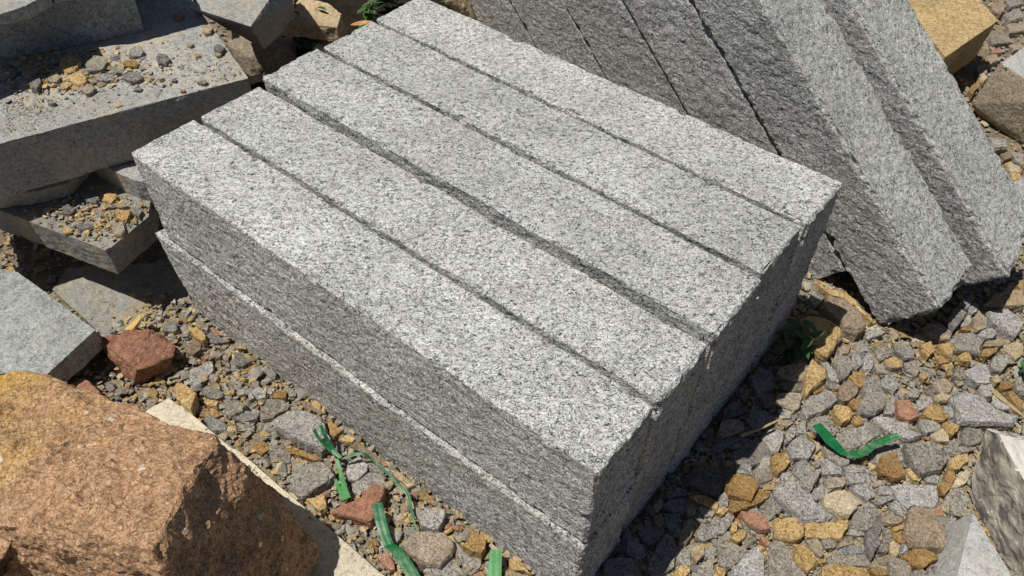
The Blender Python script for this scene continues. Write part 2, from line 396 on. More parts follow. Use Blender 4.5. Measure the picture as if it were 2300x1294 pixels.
for k in range(5):
    y0, y1 = ylo[k]; c = np.array(box(xlo[k], xhi[k], y0, y1, .2035, tops[k]))
    c[1, :, 0, 0] += (-.001, .002, .0, .003, .001)[k]; c[0, :, 0, 0] += (.02, .01, .01, .01, .01)[k]
    c[0, 0, 0, 0] -= .0; c[0, 1, 1, 1] += (0, .006, .004, 0, 0)[k]
    if k == 2: c[0, 0, :, 1] += .004
    if k == 0: c[0, 0, 0, 1] += .002
    v, f = hexa(c, .0042 if k < 5 else .006, erode=.0035, fine=.0006, rough={'x1': .003, 'x0': .004, 'y0': .0016}, seed=k+1, wob=.0022)
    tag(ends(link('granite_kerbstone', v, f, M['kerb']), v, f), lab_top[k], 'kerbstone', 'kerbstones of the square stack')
lab_bot = ['front kerbstone of the bottom row, pale ledge along its top edge', 'second kerbstone of the bottom row, rough end in shade',
           'middle kerbstone of the bottom row, rough end in shade', 'fourth kerbstone of the bottom row, shaded end', 'rear kerbstone of the bottom row, shaded end near leaning stones']
for k in range(5):
    y0, y1 = [(-.006, .132), (.142, .282), (.292, .436), (.446, .592), (.602, .742)][k]
    c = np.array(box(-.985 if k else -1.018, (.002, -.003, .002, .0, .003)[k], y0, y1, -.03, .1995))
    if k == 0:
        c[0, :, 0, 0] += .085; c[0, 1, 1, 0] += .02
    v, f = hexa(c, .0048 if k == 0 else .007, erode=.0025 if k == 0 else .004, fine=.0008, rough={'x1': .0035, 'x0': .006, 'y0': .0016}, seed=k+11)
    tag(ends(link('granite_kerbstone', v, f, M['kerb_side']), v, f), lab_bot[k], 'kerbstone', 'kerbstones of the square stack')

# ------------------------------------------------------------------ the leaning stones
B0 = P(1975, 735, 0.0); d_ = nrm((-.80, .18, .57)); v_ = nrm(np.cross([0, 0, 1], d_)); v_ = v_ if v_[1] > 0 else -v_
u_ = np.cross(d_, v_); u_ = u_ if u_[2] > 0 else -u_
def S(s, w, t): return B0+d_*s+v_*w+u_*t
def lean(s0, s1, w0, w1, t0, t1, seed, label, ends=None, res=.006, er=.0015):
    # i: s high->low, j: w, k: t
    c = np.array([[[S(s, w, t) for t in (t0, t1)] for w in (w0, w1)] for s in (s0, s1)])
    if ends:
        for (i, j, k), ds in ends.items(): c[i, j, k] += d_*ds[0]+v_*ds[1]+u_*ds[2]
    v, f = hexa(c, res, erode=er, fine=.0009, rough={'y0': .0016, 'x0': .003, 'z1': .0012}, seed=seed, wob=.0018)
    o = link('leaning_kerbstone', v, f, M['split']); o.data.materials.append(M['lean_top'])
    fn = np.cross(v[f[:, 1]]-v[f[:, 0]], v[f[:, 2]]-v[f[:, 0]]); fn /= np.linalg.norm(fn, axis=1)[:, None]+1e-12
    o.data.polygons.foreach_set('material_index', ((fn@u_) > .62).astype(int).tolist())
    tag(o, label, 'kerbstone', 'kerbstones leaning behind the stack')
lean(0, 1.0, -.008, .142, .0035, .166, 31, 'leaning kerbstone with rough front and paler smooth top, lower end on gravel',
     {(0, 0, 1): (.004, 0, -.003), (0, 1, 1): (.034, -.006, 0), (0, 1, 0): (.02, 0, 0), (1, 1, 1): (0, .018, 0)}, res=.005, er=.011)
lean(-.014, .95, .162, .328, -.03, .2, 32, 'rearmost leaning kerbstone beside the yellow block, pale top lit', {(0, 1, 1): (.05, 0, 0), (0, 1, 0): (.03, 0, 0)}, res=.006, er=.01)
lean(.138, 1.2, -.002, .15, -.176, -.002, 33, 'leaning kerbstone just left of the one reaching the gravel')
lean(.40, 1.4, .004, .15, -.373, -.183, 34, 'dark leaning kerbstone, third to the left of the lit one')
lean(.64, 1.6, .010, .15, -.576, -.380, 35, 'dark leaning kerbstone second from the left end of the row')
lean(.90, 1.8, .016, .15, -.79, -.583, 36, 'leftmost dark leaning kerbstone, mostly hidden by the stack')

# ------------------------------------------------------------------ slabs at left and other big stones
rock('granite_slab', [slab_pts([(558, 175, .36), (425, -8, .36), (200, -90, .36), (-250, -60, .36), (-250, 388, .36), (0, 318, .36), (350, 228, .36)], .115)], M['slab'], .0033, SL, 'slab',
     'long grey slab covered with stone debris and yellow crumbs', seed=1)
def prism(base, z0, h, drift=(0, 0)):
    b = [P(px, py, z0) for px, py in base]; return b+[p+np.array([drift[0], drift[1], h]) for p in b]
rock('granite_slab', [prism([(325, 72), (-220, 182), (-300, -120), (180, -180), (290, -20)], .3615, .1)], M['slab_clean'], .004, SL, 'slab', 'dark shaded slab lying on the debris slab, upper left', seed=2)
rock('granite_slab', [slab_pts([(-150, 78, .505), (0, 29, .505), (60, 12, .505), (108, -16, .505), (60, -120, .505), (-200, -80, .505)], .025)], M['slab'], .004, SL, 'slab',
     'sunlit slab corner at the top left, topmost of the pile', seed=3)
rock('granite_block', [prism([(125, 8), (316, -38), (270, -170), (60, -120)], .463, .2)], M['slab'], .005, SL, 'block', 'dark shaded block cropped by the top edge above the shaded slab', seed=43)
rock('granite_block', [[P(563, 60, .39), P(428, 16, .39), P(470, -90, .39), P(652, -70, .39), P(594, 112, .235), P(510, 62, .26), P(663, 38, .26), P(655, 8, .34), P(626, 84, .235), P(480, -60, .2), P(650, -40, .2)]],
     M['slab'], .0033, SL, 'block', 'tilted granite block with sunlit top and dark wide side, top left', seed=4)
rock('tan_stone', [slab_pts([(640, -14, .13), (736, 8, .13), (768, 28, .13), (757, 62, .13), (715, 56, .13), (640, 48, .13), (600, 10, .13)], .045)], M['tan'], .005, ((8, .005), (40, .002), (120, .0008)), 'stone',
     'tan speckled stone behind the weeds, top left of the stack', seed=5, sharp=.006)
rock('brown_rock', [[P(508, 98, .07), P(585, 122, .07), P(620, 104, .07), P(655, 112, .06), P(672, 135, .02), P(620, 178, .0), P(560, 180, .0), P(520, 135, .02), P(560, 60, .0), P(660, 80, 0), P(560, 130, .06)]], M['brown'], .005,
     ((8, .006), (40, .002), (120, .0008)), 'rock', 'brown rock in shade between debris slab and stack, thin sunlit edge', seed=6)  # darker brown material stands in for shade the slabs don't cast here
rock('tan_stone', [slab_pts([(700, 108, .07), (722, 84, .07), (768, 84, .07), (775, 105, .07), (735, 130, .07)], .06)], M['cream'], .005, ((20, .004), (80, .0015)), 'stone',
     'small cream stone touching the far corner of the stack', seed=7)
rock('granite_offcut', [slab_pts([(203, 353, .24), (262, 347, .24), (335, 352, .24), (345, 412, .24), (302, 405, .24), (262, 388, .24)], .075)], M['slab'], .0028, SL, 'offcut',
     'short granite offcut wedged between debris slab and stack', seed=8)
rock('granite_slab', [slab_pts([(-80, 428, .235), (198, 358, .24), (146, 414, .225), (80, 430, .225), (-60, 446, .225)], .03)], M['slab'], .0028, SL, 'slab',
     'thin shaded slab with bright edge under the debris slab', seed=9)
rock('grey_rock', [[P(90, 428, .2), P(150, 416, .2), P(118, 482, .18), P(60, 460, .18), P(140, 470, .18), P(60, 425, .2)]], M['slab_dusty'], .005, ((20, .004), (80, .001)), 'rock',
     'small dark rock under the thin bright-edged slab', seed=10)
rock('granite_slab', [slab_pts([(241, 563, .19), (62, 496, .19), (-100, 435, .19), (-100, 395, .19), (180, 375, .19), (340, 432, .19), (334, 486, .19)], .065)], M['slab_dusty'], .0028, SL, 'slab',
     'slab corner heaped with yellow rubble, left of the stack', seed=11)
rock('granite_slab', [slab_pts([(116, 650, .03), (150, 600, .03), (390, 590, .02), (452, 722, .0), (340, 775, .01), (236, 757, .025)], .07)], M['slab_dusty'], .0033, SL, 'slab',
     'half-buried slab in shadow behind the red rock, dusted yellow', seed=12)  # real dust, plus a darker base colour standing in for the shadow
rock('granite_slab', [slab_pts([(-90, 600, .11), (5, 606, .11), (40, 612, .11), (76, 640, .11), (116, 690, .11), (213, 742, .11), (104, 842, .11), (-90, 836, .11)], .05)], M['slab_clean'], .0028, SL, 'slab',
     'clean pale grey slab corner at the left edge above the ochre boulder', seed=13)
rock('red_rock', [[P(217, 761, .075), P(268, 742, .085), P(335, 742, .085), P(398, 775, .07), P(392, 800, .06), P(306, 832, .07), P(383, 840, .01), P(302, 870, .0), P(283, 828, .0), P(215, 775, .02), P(330, 740, 0)]],
     M['redrock'], .004, ((12, .004), (45, .003), (140, .0014)), 'rock', 'angular red rock beside the shadowed slab, left of the gravel', seed=14, sharp=.005, terrace=.0018)
top_o = [(0, 838), (33, 835), (99, 842), (139, 868), (220, 908), (256, 912), (326, 926), (359, 948), (476, 985), (491, 996), (447, 1036), (421, 1073), (381, 1150), (366, 1205), (341, 1238), (200, 1200), (62, 1161)]
ztop = [.26, .26, .27, .28, .29, .29, .3, .3, .33, .34, .365, .38, .4, .41, .425, .395, .37]
H1 = [P(x, y, ztop[i]) for i, (x, y) in enumerate(top_o)]+[P(538, 1042, .13), P(624, 1136, .06), P(708, 1218, .08), P(718, 1265, .05), P(700, 1330, .02)]
H1 += [P(155, 1310, .2), P(390, 1306, .37), P(440, 1420, .28), P(640, 1440, .02), P(250, 1440, .1)]+[P(-200, 850, .25), P(-200, 1150, .27)]+[P(x, y, -.01) for x, y in ((-200, 900), (0, 930), (200, 1000), (380, 1060), (530, 1150), (630, 1260))]
H2 = [P(-200, 900, .25), P(0, 900, .25), P(80, 1100, .29), P(62, 1163, .315), P(48, 1188, .31), P(0, 1262, .29), P(-120, 1400, .26), P(-200, 1300, .27), P(0, 1280, .18), P(-200, 1400, .02), P(40, 1210, .05), P(-100, 1000, -.01)]
H3 = [P(300, 940, .06), P(160, 890, .04), P(200, 870, .05), P(222, 880, .07), P(228, 905, .1), P(250, 1000, .05), P(150, 900, 0)]
H4 = [P(66, 1192, .3), P(-60, 1400, .12), P(165, 1330, .12), P(62, 1190, 0), P(-100, 1300, 0), P(170, 1320, 0)]
rock('ochre_boulder', [H1, H2, H4], M['orange'], .0045, ((5, .006), (38, .0022), (110, .0018)), 'boulder', 'big orange and ochre boulder filling the lower left corner', seed=15, sharp=.0068, terrace=.0032)
rock('red_rock', [[P(196, 850, .05), P(222, 876, .06), P(230, 905, .05), P(180, 895, .05), P(150, 870, .05), P(190, 900, 0), P(240, 920, 0), P(150, 860, 0)]], M['redrock'], .004, ((20, .004), (80, .0015)), 'rock',
     'small dark red rock wedged behind the ochre boulder', seed=16)
rock('cream_slab', [slab_pts([(380, 888, .04), (322, 922, .04), (320, 1150, .04), (600, 1500, .04), (1012, 1415, .04), (800, 1235, .04), (542, 1016, .04)], .05)], M['cream'], .005, ((5, .0015), (50, .0006)), 'slab',
     'cream granite slab running out from under the ochre boulder', seed=17)
rock('yellow_granite_block', [slab_pts([(2015, -45, .17), (2100, -60, .17), (2185, -14, .17), (2243, 45, .17), (2123, 129, .17), (2040, 20, .17)], .13, (-.012, .02))], M['yellowblock'], .005, ((8, .004), (40, .0018), (120, .0008)), 'block',
     'yellow granite block behind the leaning kerbstones, top right', seed=18, sharp=.0065)
rock('weathered_block', [[P(2246, 139, .15), P(2340, 82, .15), P(2470, 150, .15), P(2380, 230, .15), P(2180, 232, .04), P(2196, 262, .0), P(2300, 332, 0), P(2400, 390, 0), P(2450, 300, 0), P(2250, 180, 0)]], M['brown'], .005, ((8, .003), (40, .0015), (120, .0008)), 'block',
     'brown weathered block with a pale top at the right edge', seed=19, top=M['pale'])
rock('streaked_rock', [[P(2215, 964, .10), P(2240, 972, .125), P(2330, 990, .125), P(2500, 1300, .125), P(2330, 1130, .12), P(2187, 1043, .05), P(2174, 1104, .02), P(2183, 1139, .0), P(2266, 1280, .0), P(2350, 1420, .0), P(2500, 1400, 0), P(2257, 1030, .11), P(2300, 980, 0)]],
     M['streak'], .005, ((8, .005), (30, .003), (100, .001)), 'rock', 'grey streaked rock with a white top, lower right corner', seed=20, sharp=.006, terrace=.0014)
rock('pale_slab', [slab_pts([(2186, 1152, .07), (2300, 1340, .07), (2240, 1440, .07), (2130, 1420, .07), (2150, 1294, .07)], .06, (-.02, -.008))], M['pale'], .005, ((5, .001), (50, .0005)), 'slab',
     'pale smooth slab tip beneath the streaked rock', seed=21, sharp=.007)

# ------------------------------------------------------------------ traced stone chips
T = {'A': (1300, 1030), 'B': (1750, 1030), 'C': (1560, 800), 'D': (1830, 600), 'E': (1830, 800), 'F': (360, 700), 'G': (560, 900), 'H': (830, 1030)}
K = 4.8936
CHIPS = '''A y 1600,250,1650,190,1760,160,1900,190,1975,280,1965,340,1900,470,1780,440,1650,390,1610,320 30
A y 1660,450,1900,480,1985,330,2110,370,2100,420,2000,480,1850,540,1700,590,1655,550 24
A r 1780,570,1960,580,2080,650,2110,770,2010,790,1880,720,1800,640 30
B y -60,650,180,645,290,710,285,830,200,900,80,900,-40,860 28
A g 1300,780,1380,700,1440,740,1500,860,1440,880,1380,910,1290,880 20
A b 1100,860,1190,660,1250,650,1280,720,1250,840,1180,930,1110,920 24
A y 1220,410,1390,400,1480,440,1545,500,1530,570,1430,530,1300,480 24
A y 1530,550,1610,525,1640,570,1590,620,1520,600 20
A y 1680,700,1740,685,1750,790,1700,820,1665,800 20
A y 1680,840,1810,770,1845,800,1830,870,1760,920,1680,880 22
A g 1450,670,1640,620,1650,750,1600,830,1490,830,1450,760 18
A g 1640,590,1720,630,1690,690,1620,790,1590,650 22
A g 1310,520,1420,540,1500,590,1480,640,1400,640,1330,590 20
A b 1190,520,1240,480,1300,520,1290,600,1210,640,1190,590 20
A g 1250,630,1330,640,1420,700,1380,710,1290,680 16
A d 930,600,1100,600,1120,700,1030,830,950,740 18
A b 820,640,900,590,950,720,880,770,830,700 22
A d 640,820,760,660,900,770,960,800,870,900,770,960,690,900 18
A d 930,510,1000,450,1180,430,1200,560,1130,600,1010,570 24
A d 930,440,960,370,1080,330,1180,310,1210,400,1000,450 20
A b 810,540,890,440,930,450,925,510,850,590 26
A d 1190,290,1230,100,1440,60,1700,100,1720,180,1620,220,1600,330,1540,420,1440,400,1320,320 20
A g 1520,420,1610,350,1650,460,1640,530,1540,490 20
A g 750,1240,860,950,960,830,1040,850,1090,1000,1050,1200,800,1310 22
A g 1060,940,1200,1000,1230,1030,1240,1180,1110,1150,1060,1080 17
A c 1240,1000,1310,940,1380,960,1380,1060,1300,1130,1240,1060 22
A d 530,860,640,880,720,970,740,1060,640,1100,520,1060 28
A d 275,1100,440,1080,650,1100,655,1340,270,1340 30
A d 300,1060,380,900,520,870,520,1050 18
A g 1530,1120,1550,1010,1680,960,1820,960,1860,1010,1770,1130,1650,1220,1570,1190 20
A l 1650,1320,1850,1010,1960,960,2040,1080,2040,1320 24
B g -130,930,20,895,110,960,150,1060,250,1180,320,1320,-100,1320 18
A y 1010,1320,1120,1160,1230,1190,1230,1240,1160,1310 20
A g 1300,1200,1400,1120,1480,1150,1500,1260,1440,1310,1330,1290 17
A y 1500,1180,1560,1190,1630,1240,1600,1300,1520,1270 19
A g 1380,960,1500,970,1520,1060,1440,1110,1380,1080 17
A r 1990,850,2050,860,2110,930,2080,970,2020,920 20
A g 1880,760,1980,790,1940,840,1890,830 15
A g 1790,640,1840,700,1890,830,1870,860,1810,760 18
B g -50,390,30,150,130,150,220,260,340,360,400,480,480,510,620,620,520,680,400,680,300,700,180,600,0,450 24
A g 2000,510,2110,400,2270,560,2180,600,2080,700,1990,590 16
A g 1930,130,1990,30,2090,60,2140,150,2130,230,2000,280,1925,230 20
C y 835,1100,920,1060,1020,1060,1050,1160,1010,1230,930,1290,870,1250,840,1180 30
A g 1720,80,1780,10,1900,60,1910,190,1800,170,1730,150 18
A b 2120,300,2150,190,2220,180,2230,240,2150,330 16
B c 480,400,620,350,720,335,790,390,870,480,870,530,780,630,700,620,520,530,480,470 32
B g 160,170,200,60,280,0,340,60,380,120,480,120,440,210,370,330,340,355,260,300 30
B b 490,220,560,190,740,200,750,260,700,310,560,330,500,290 22
B g 700,90,800,50,930,90,1010,170,1020,250,990,300,900,270,760,280,740,180 20
B g 790,290,900,260,1010,290,1060,350,1060,420,990,460,870,400,800,350 26
B g 470,20,560,0,680,90,690,170,590,180,500,110 21
B y 1090,60,1150,-60,1300,-90,1330,60,1410,200,1270,220,1110,160 30
B l 1220,290,1400,260,1740,290,1760,420,1760,500,1700,550,1500,520,1430,540,1300,420 25
B b 1370,790,1430,560,1510,500,1700,570,1790,720,1860,830,1870,930,1800,1010,1700,990,1450,960,1390,880 30
B y 1340,1070,1480,970,1620,990,1760,1060,1760,1100,1650,1150,1600,1210,1460,1170 27
B b 1120,590,1200,560,1290,620,1370,660,1350,700,1220,720,1140,690 21
B g 800,680,830,590,980,460,1080,540,1100,620,1050,720,960,800,770,760 20
B d 960,830,1050,700,1130,600,1140,750,1080,1000,1040,1080,960,960 27
B g 1090,990,1150,760,1210,760,1240,880,1200,1020,1100,1020 20
B g 750,830,790,770,930,800,950,840,850,850 23
B y 300,710,370,690,430,710,620,680,780,660,760,760,700,880,500,890,300,870 23
B y 170,1040,190,960,270,910,320,970,410,1080,415,1180,330,1250,230,1180,180,1110 26
B b 290,890,400,870,470,940,500,1050,460,1090,380,1030 20
B g 470,900,560,890,630,910,620,980,510,990 21
B b 640,930,700,880,810,850,840,940,700,970,650,990 21
B d 690,1050,700,970,860,940,960,980,1000,1060,860,1040,740,1070 18
B g 520,1120,560,1060,700,1070,860,1060,1010,1110,1010,1200,800,1180,530,1190 19
B y 480,1180,620,1150,780,1170,960,1200,1040,1320,480,1320 26
B y 1000,1210,1110,1190,1200,1240,1200,1280,1080,1285,1010,1250 26
B b 1020,1130,1080,1120,1110,1190,1000,1200 24
B g 1190,1110,1260,1070,1400,1120,1460,1190,1450,1320,1230,1320 22
B c 1200,920,1260,890,1320,950,1330,1050,1280,1080,1220,1030 21
B g 1330,980,1360,930,1440,950,1450,1000,1340,1060 17
B y 1250,810,1340,800,1380,880,1400,930,1330,930,1260,880 18
B y 1240,760,1390,700,1390,760,1280,800 20
B g 1220,490,1290,450,1400,560,1420,600,1370,640,1260,590 19
B g 1040,480,1110,420,1240,400,1270,440,1100,510 22
B g 1100,300,1160,290,1250,370,1240,400,1090,400,1070,350 18
B b 1020,270,1070,230,1190,240,1190,270,1080,310,1020,310 19
E g 980,960,1100,930,1390,960,1430,1080,1480,1120,1400,1260,1180,1292,1080,1180,1020,1060 40
B g 1590,200,1700,160,1770,200,1750,280,1640,260 20
B y 1390,110,1490,110,1570,220,1540,250,1480,240,1420,180 20
B y 1760,280,1850,120,1940,130,1950,200,1880,330,1830,390,1780,380 25
B c 1910,290,1980,160,2060,120,2100,150,2080,240,1990,300,1940,320 26
B g 1820,420,1980,300,2040,350,2090,450,2060,640,1900,600 19
B g 1820,760,1870,650,1950,640,1960,800,1900,880,1850,830 17
B y 1870,950,1950,900,1940,990,1890,1140,1840,1080 18
B g 1640,1200,1730,1150,1830,1220,1850,1320,1640,1320 18
B g 1480,1230,1580,1215,1650,1320,1480,1320 20
B b 1780,470,1860,440,1890,500,1860,600,1790,570 18
B g 330,390,470,270,520,320,600,340,480,430,380,460 18
B y 420,1110,510,1090,520,1140,440,1160 22
C y 1210,250,1240,130,1300,10,1360,80,1450,140,1450,240,1350,320,1250,410,1210,330 42
C b 910,180,940,120,1080,80,1180,30,1260,100,1200,270,1090,260,960,240 30
C d 920,290,1030,280,1210,300,1190,380,1070,400,950,350 24
C b 880,470,920,400,1060,390,1200,410,1170,540,1100,600,950,530 26
C l 1200,520,1230,440,1350,420,1440,350,1540,420,1580,480,1530,530,1400,620,1250,660,1180,620 24
C y 1700,220,1760,170,1850,155,1880,240,1860,310,1820,350,1760,300 30
C b 1580,430,1640,270,1700,240,1800,340,1800,400,1700,490,1640,500,1590,460 28
C g 1850,330,1890,230,1980,200,2040,310,2110,430,2100,540,2000,620,1830,620,1800,560,1860,450 30
C y 1530,560,1610,530,1690,550,1740,620,1720,690,1620,740,1570,680,1530,640 30
C y 1740,700,1790,640,1850,670,1860,740,1780,770 26
C y 1690,520,1740,460,1840,460,1850,520,1810,590,1750,590 22
C y 1300,400,1370,310,1440,300,1430,370,1330,420 22
C g 1270,680,1310,640,1400,650,1560,800,1560,860,1480,890,1290,830 19
C g 1550,870,1700,800,1900,700,2000,780,2060,860,1960,900,1880,970,1740,1020,1640,1000 18
E l 640,680,700,650,1030,720,1040,800,1200,860,1060,920,960,900,860,850,760,790 24
C g 1020,990,1090,900,1240,890,1340,980,1300,1070,1260,1130,1100,1120,1030,1060 28
C c 1260,890,1380,960,1390,1010,1340,1060,1330,960 22
C g 1410,1000,1440,960,1600,1060,1710,1130,1700,1190,1620,1200,1480,1130 26
C l 700,900,850,780,1000,820,990,900,930,1060,860,1060,800,980 24
C d 360,1080,560,960,700,900,820,1010,850,1100,690,1190,620,1200,450,1170 20
C g 450,1250,500,1170,610,1180,640,1292,470,1292 20
C g 660,1292,740,1100,830,1100,880,1230,860,1292 19
C d 560,700,620,590,790,590,920,680,800,770,640,820 24
C b 250,820,310,700,490,680,550,780,430,850,300,880 28
C d 190,1000,300,910,560,840,620,860,420,960,260,1050 22
C d 600,230,700,130,850,140,890,280,860,380,700,430,640,300 22
C d 710,440,860,410,900,500,770,570 22
C d 230,720,260,640,590,560,600,590,400,680 20
C g 900,600,960,570,1080,600,1060,680,930,680 18
C g 1010,860,1070,750,1120,790,1110,880,1060,930,1010,950 24
C g 1120,750,1230,700,1240,860,1130,850 18
C g 1360,30,1440,20,1600,240,1590,280,1490,270,1440,140 24
C g 1570,150,1620,20,1700,0,1740,130,1700,200,1610,260 28
C g 1710,60,1770,0,1830,20,1850,80,1790,140 22
C y 2090,40,2200,10,2290,40,2290,110,2180,130,2110,90 28
C g 2040,290,2100,200,2210,190,2260,330,2200,400,2110,350 24
C l 2080,640,2120,470,2190,420,2220,500,2190,640 22
C g 1400,1150,1480,1130,1620,1200,1620,1292,1400,1292 20
C g 1060,1292,1100,1180,1200,1130,1300,1230,1290,1292 20
C g 1270,1160,1380,1130,1390,1210,1340,1230 19
C g 1640,1220,1720,1180,1880,1200,1950,1292,1650,1292 22
E g 630,1150,700,1000,880,960,960,950,1020,1100,960,1170,880,1130,700,1180 20
C y 1790,1130,1910,1110,1900,1170,1830,1170 16
C y 1250,870,1290,830,1330,890,1290,900 20
C g 1430,300,1520,290,1620,330,1580,370,1490,350 20
D b 80,430,170,290,350,350,490,450,580,630,480,710,330,650,230,560 40
D y 40,220,160,230,350,270,440,360,600,560,680,600,620,600,440,420,300,330,150,290 34
D y -170,560,0,520,100,540,300,650,310,760,230,880,150,970,60,960,-30,850,-90,700 44
D d 0,230,110,330,60,400,0,440,-60,330 26
D g 540,750,620,680,740,690,760,730,600,790 20
D g 870,830,960,790,1090,900,1100,1000,1000,1010,900,930 30
D y 1160,850,1280,810,1330,910,1250,990,1180,930 26
D y 1340,850,1490,820,1540,900,1520,990,1440,950 30
D g 1490,790,1560,720,1740,710,1870,800,1830,950,1560,920,1530,850 28
D l 1780,740,1870,680,1960,660,2010,730,1960,780,1850,780 30
D l 1900,470,2120,450,2270,560,2300,640,2230,740,2100,690,1960,600 32
D c 1890,380,1960,300,2130,240,2320,230,2320,420,2050,430,1930,410 36
D y 1580,970,1690,925,1730,980,1720,1040,1640,1035,1590,1010 28
D y 1820,980,1850,900,2030,870,2010,930,1900,990 28
D b 1850,870,1890,800,2080,790,2090,850,1940,870 26
D g 1920,1080,1960,990,2150,930,2150,1050,2060,1140,1960,1120 26
D c 2060,900,2170,820,2290,830,2290,950,2220,1010,2150,960 24
D l 1660,1140,1760,1080,1880,1060,1940,1190,1930,1270,1800,1280,1720,1230 36
D b 770,1010,880,980,970,1030,970,1100,850,1110,790,1080 27
D g 210,1010,270,950,390,980,410,1130,340,1220,270,1210 30
D g 400,1020,430,930,480,960,530,1050,470,1120,410,1100 22
D l 520,1000,620,990,660,1060,620,1130,530,1130 20
D g 660,900,800,860,880,920,830,980,720,1030,680,980 18
D y 1320,1000,1400,980,1480,1040,1380,1070 22
D y 1470,1080,1500,1060,1500,1190,1440,1200 21
D g 1520,1180,1550,1080,1620,1100,1690,1210,1610,1240 24
D b 1160,680,1250,620,1390,600,1520,710,1490,790,1380,790,1240,740 26
D d 1580,420,1640,330,1720,380,1690,450 26
D d 1450,580,1520,450,1580,430,1670,500,1640,570,1530,690 30
D b 1740,560,1800,470,1890,560,1890,660,1790,700,1750,650 22
D y 1590,690,1660,640,1740,650,1700,700 22
D g 980,1050,1130,1020,1160,1120,1120,1210,1010,1130 20
D g 1690,440,1780,380,1820,450,1740,510 20
D g 420,860,520,800,600,850,590,920,500,950 18
D b 240,900,330,850,400,870,370,950,300,950 19
D g 650,1070,760,1050,840,1130,820,1180,700,1150 17
E r 890,470,1050,470,1110,560,1150,660,1040,710,930,660,900,570 28
E y 1160,630,1280,520,1380,540,1490,670,1420,710,1300,700 32
E l 1150,690,1300,700,1390,760,1390,800,1240,850,1180,820 28
E y 1400,740,1450,710,1600,760,1590,810,1520,860,1460,840 32
E c 1270,860,1410,790,1470,870,1480,940,1330,930 28
E l 1510,430,1580,390,1750,400,1880,450,1990,580,2110,620,2250,660,2200,750,1600,720,1560,560 38
E l 1790,360,1830,310,1950,300,1990,390,1960,440,1860,450 42
E l 1940,500,2000,450,2150,550,2140,580,2020,580 42
E y 2120,380,2180,390,2300,500,2300,600,2190,520 28
E c 1320,440,1400,400,1490,430,1460,490,1380,490 26
E b 1300,280,1440,220,1540,320,1500,400,1400,410,1300,370 19
E g 990,410,1080,350,1180,380,1140,450,1030,450 24
E l 1110,500,1240,440,1320,500,1240,560,1150,600 18
E y 1150,190,1210,180,1260,220,1210,260,1160,240 24
E b 1530,270,1640,270,1640,310,1580,330 20
E c 1960,210,2010,200,2060,270,2000,300,1950,260 30
E y 2010,340,2100,260,2180,280,2180,340,2080,370 24
E g 2200,280,2260,220,2320,230,2320,410,2220,380 28
E g 1620,880,1650,780,1840,790,1860,850,1820,960,1700,990,1600,960 26
E g 1430,980,1600,920,1780,930,1700,1060,1540,1090,1440,1060 22
E y 1480,1150,1560,1080,1690,1080,1700,1150,1600,1240,1500,1230 27
E y 500,1130,590,1110,580,1170,520,1160 22
E g 1420,560,1520,560,1560,650,1500,690 20
F y 160,780,230,770,330,830,390,890,370,1000,340,1090,230,1020,170,960 50
F b 260,380,360,300,450,350,450,410,360,480,280,440 34
F y 310,200,390,160,500,260,500,300,460,320,380,280 42
F g 320,640,480,560,580,560,590,650,520,720,400,840,310,780 28
F b 440,500,540,400,660,420,670,500,590,540,480,540 22
F b 680,520,690,440,770,370,820,380,760,500,720,540 22
F d 800,480,870,440,1010,540,910,610,830,590 34
F d 440,860,500,810,700,890,690,940,620,960,480,920 34
F y 460,990,520,950,640,990,620,1040,520,1030 26
F y 380,1110,520,1050,620,1060,660,1150,560,1170,430,1150 26
F g 690,1090,720,960,850,960,940,1020,900,1090,750,1160 36
F d 780,1170,950,1080,1100,1120,1060,1180,900,1210 30
F d 470,1130,560,1140,760,1250,740,1310,560,1310,480,1190 28
F g 1090,1080,1180,960,1330,960,1440,1020,1400,1080,1270,1130,1240,1170,1120,1190 32
G l 250,200,300,160,400,100,560,80,760,150,820,210,860,330,920,420,780,540,640,480,460,400,270,290 50
F y 920,650,1040,570,1130,620,1120,690,1000,700 26
F y 860,740,920,700,950,760,900,790 24
F g 950,740,1100,710,1090,780,1000,790 18
F g 1010,850,1100,820,1170,880,1160,950,1060,960,1000,900 26
F g 1150,830,1270,850,1220,910,1170,900 26
F y 1220,910,1300,850,1390,880,1380,950,1240,950 32
F g 1370,850,1420,820,1500,890,1490,930,1420,940 28
F d 860,880,960,810,960,890,920,930 22
F r 550,730,620,680,650,720,600,780,550,780 26
F g 640,760,800,690,860,750,850,820,720,800 18
F l 960,900,1000,880,1030,950,980,980 34
F y 880,940,940,930,940,990,890,980 24
F d 10,120,170,120,200,190,150,230,20,210 34
F g 200,160,310,170,340,280,240,330,210,240 22
F d 440,330,560,200,750,330,600,350 30
F g 110,730,180,640,300,630,320,720,200,780 22
F d 1060,1220,1200,1200,1250,1270,1200,1310,1070,1310 24
F g 820,1220,1040,1210,1030,1310,800,1310 20
F b 1540,980,1620,980,1780,1120,1760,1130,1560,1040 26
F l 450,190,530,160,510,210 38
G g 430,840,480,760,800,650,900,740,940,820,880,890,700,980,570,1070,430,940 44
G g 210,560,270,480,370,460,460,610,460,680,330,720,230,690 28
G y 340,540,420,490,580,540,760,610,810,640,740,660,560,610,440,580 28
G y 30,470,110,430,210,480,220,540,130,600,60,560 26
G c 500,690,560,650,610,680,590,720,520,720 26
G y 840,190,1030,320,930,400,880,370 34
G y 960,440,1080,360,1170,420,1130,460 34
G d 920,500,980,450,1040,500,1040,560,950,570 28
G b 1110,500,1170,430,1540,710,1490,740,1260,580 30
G l 1080,680,1210,610,1310,700,1300,770,1190,870,1080,880,1050,800 32
G g 1290,640,1360,640,1500,760,1480,780,1320,780 30
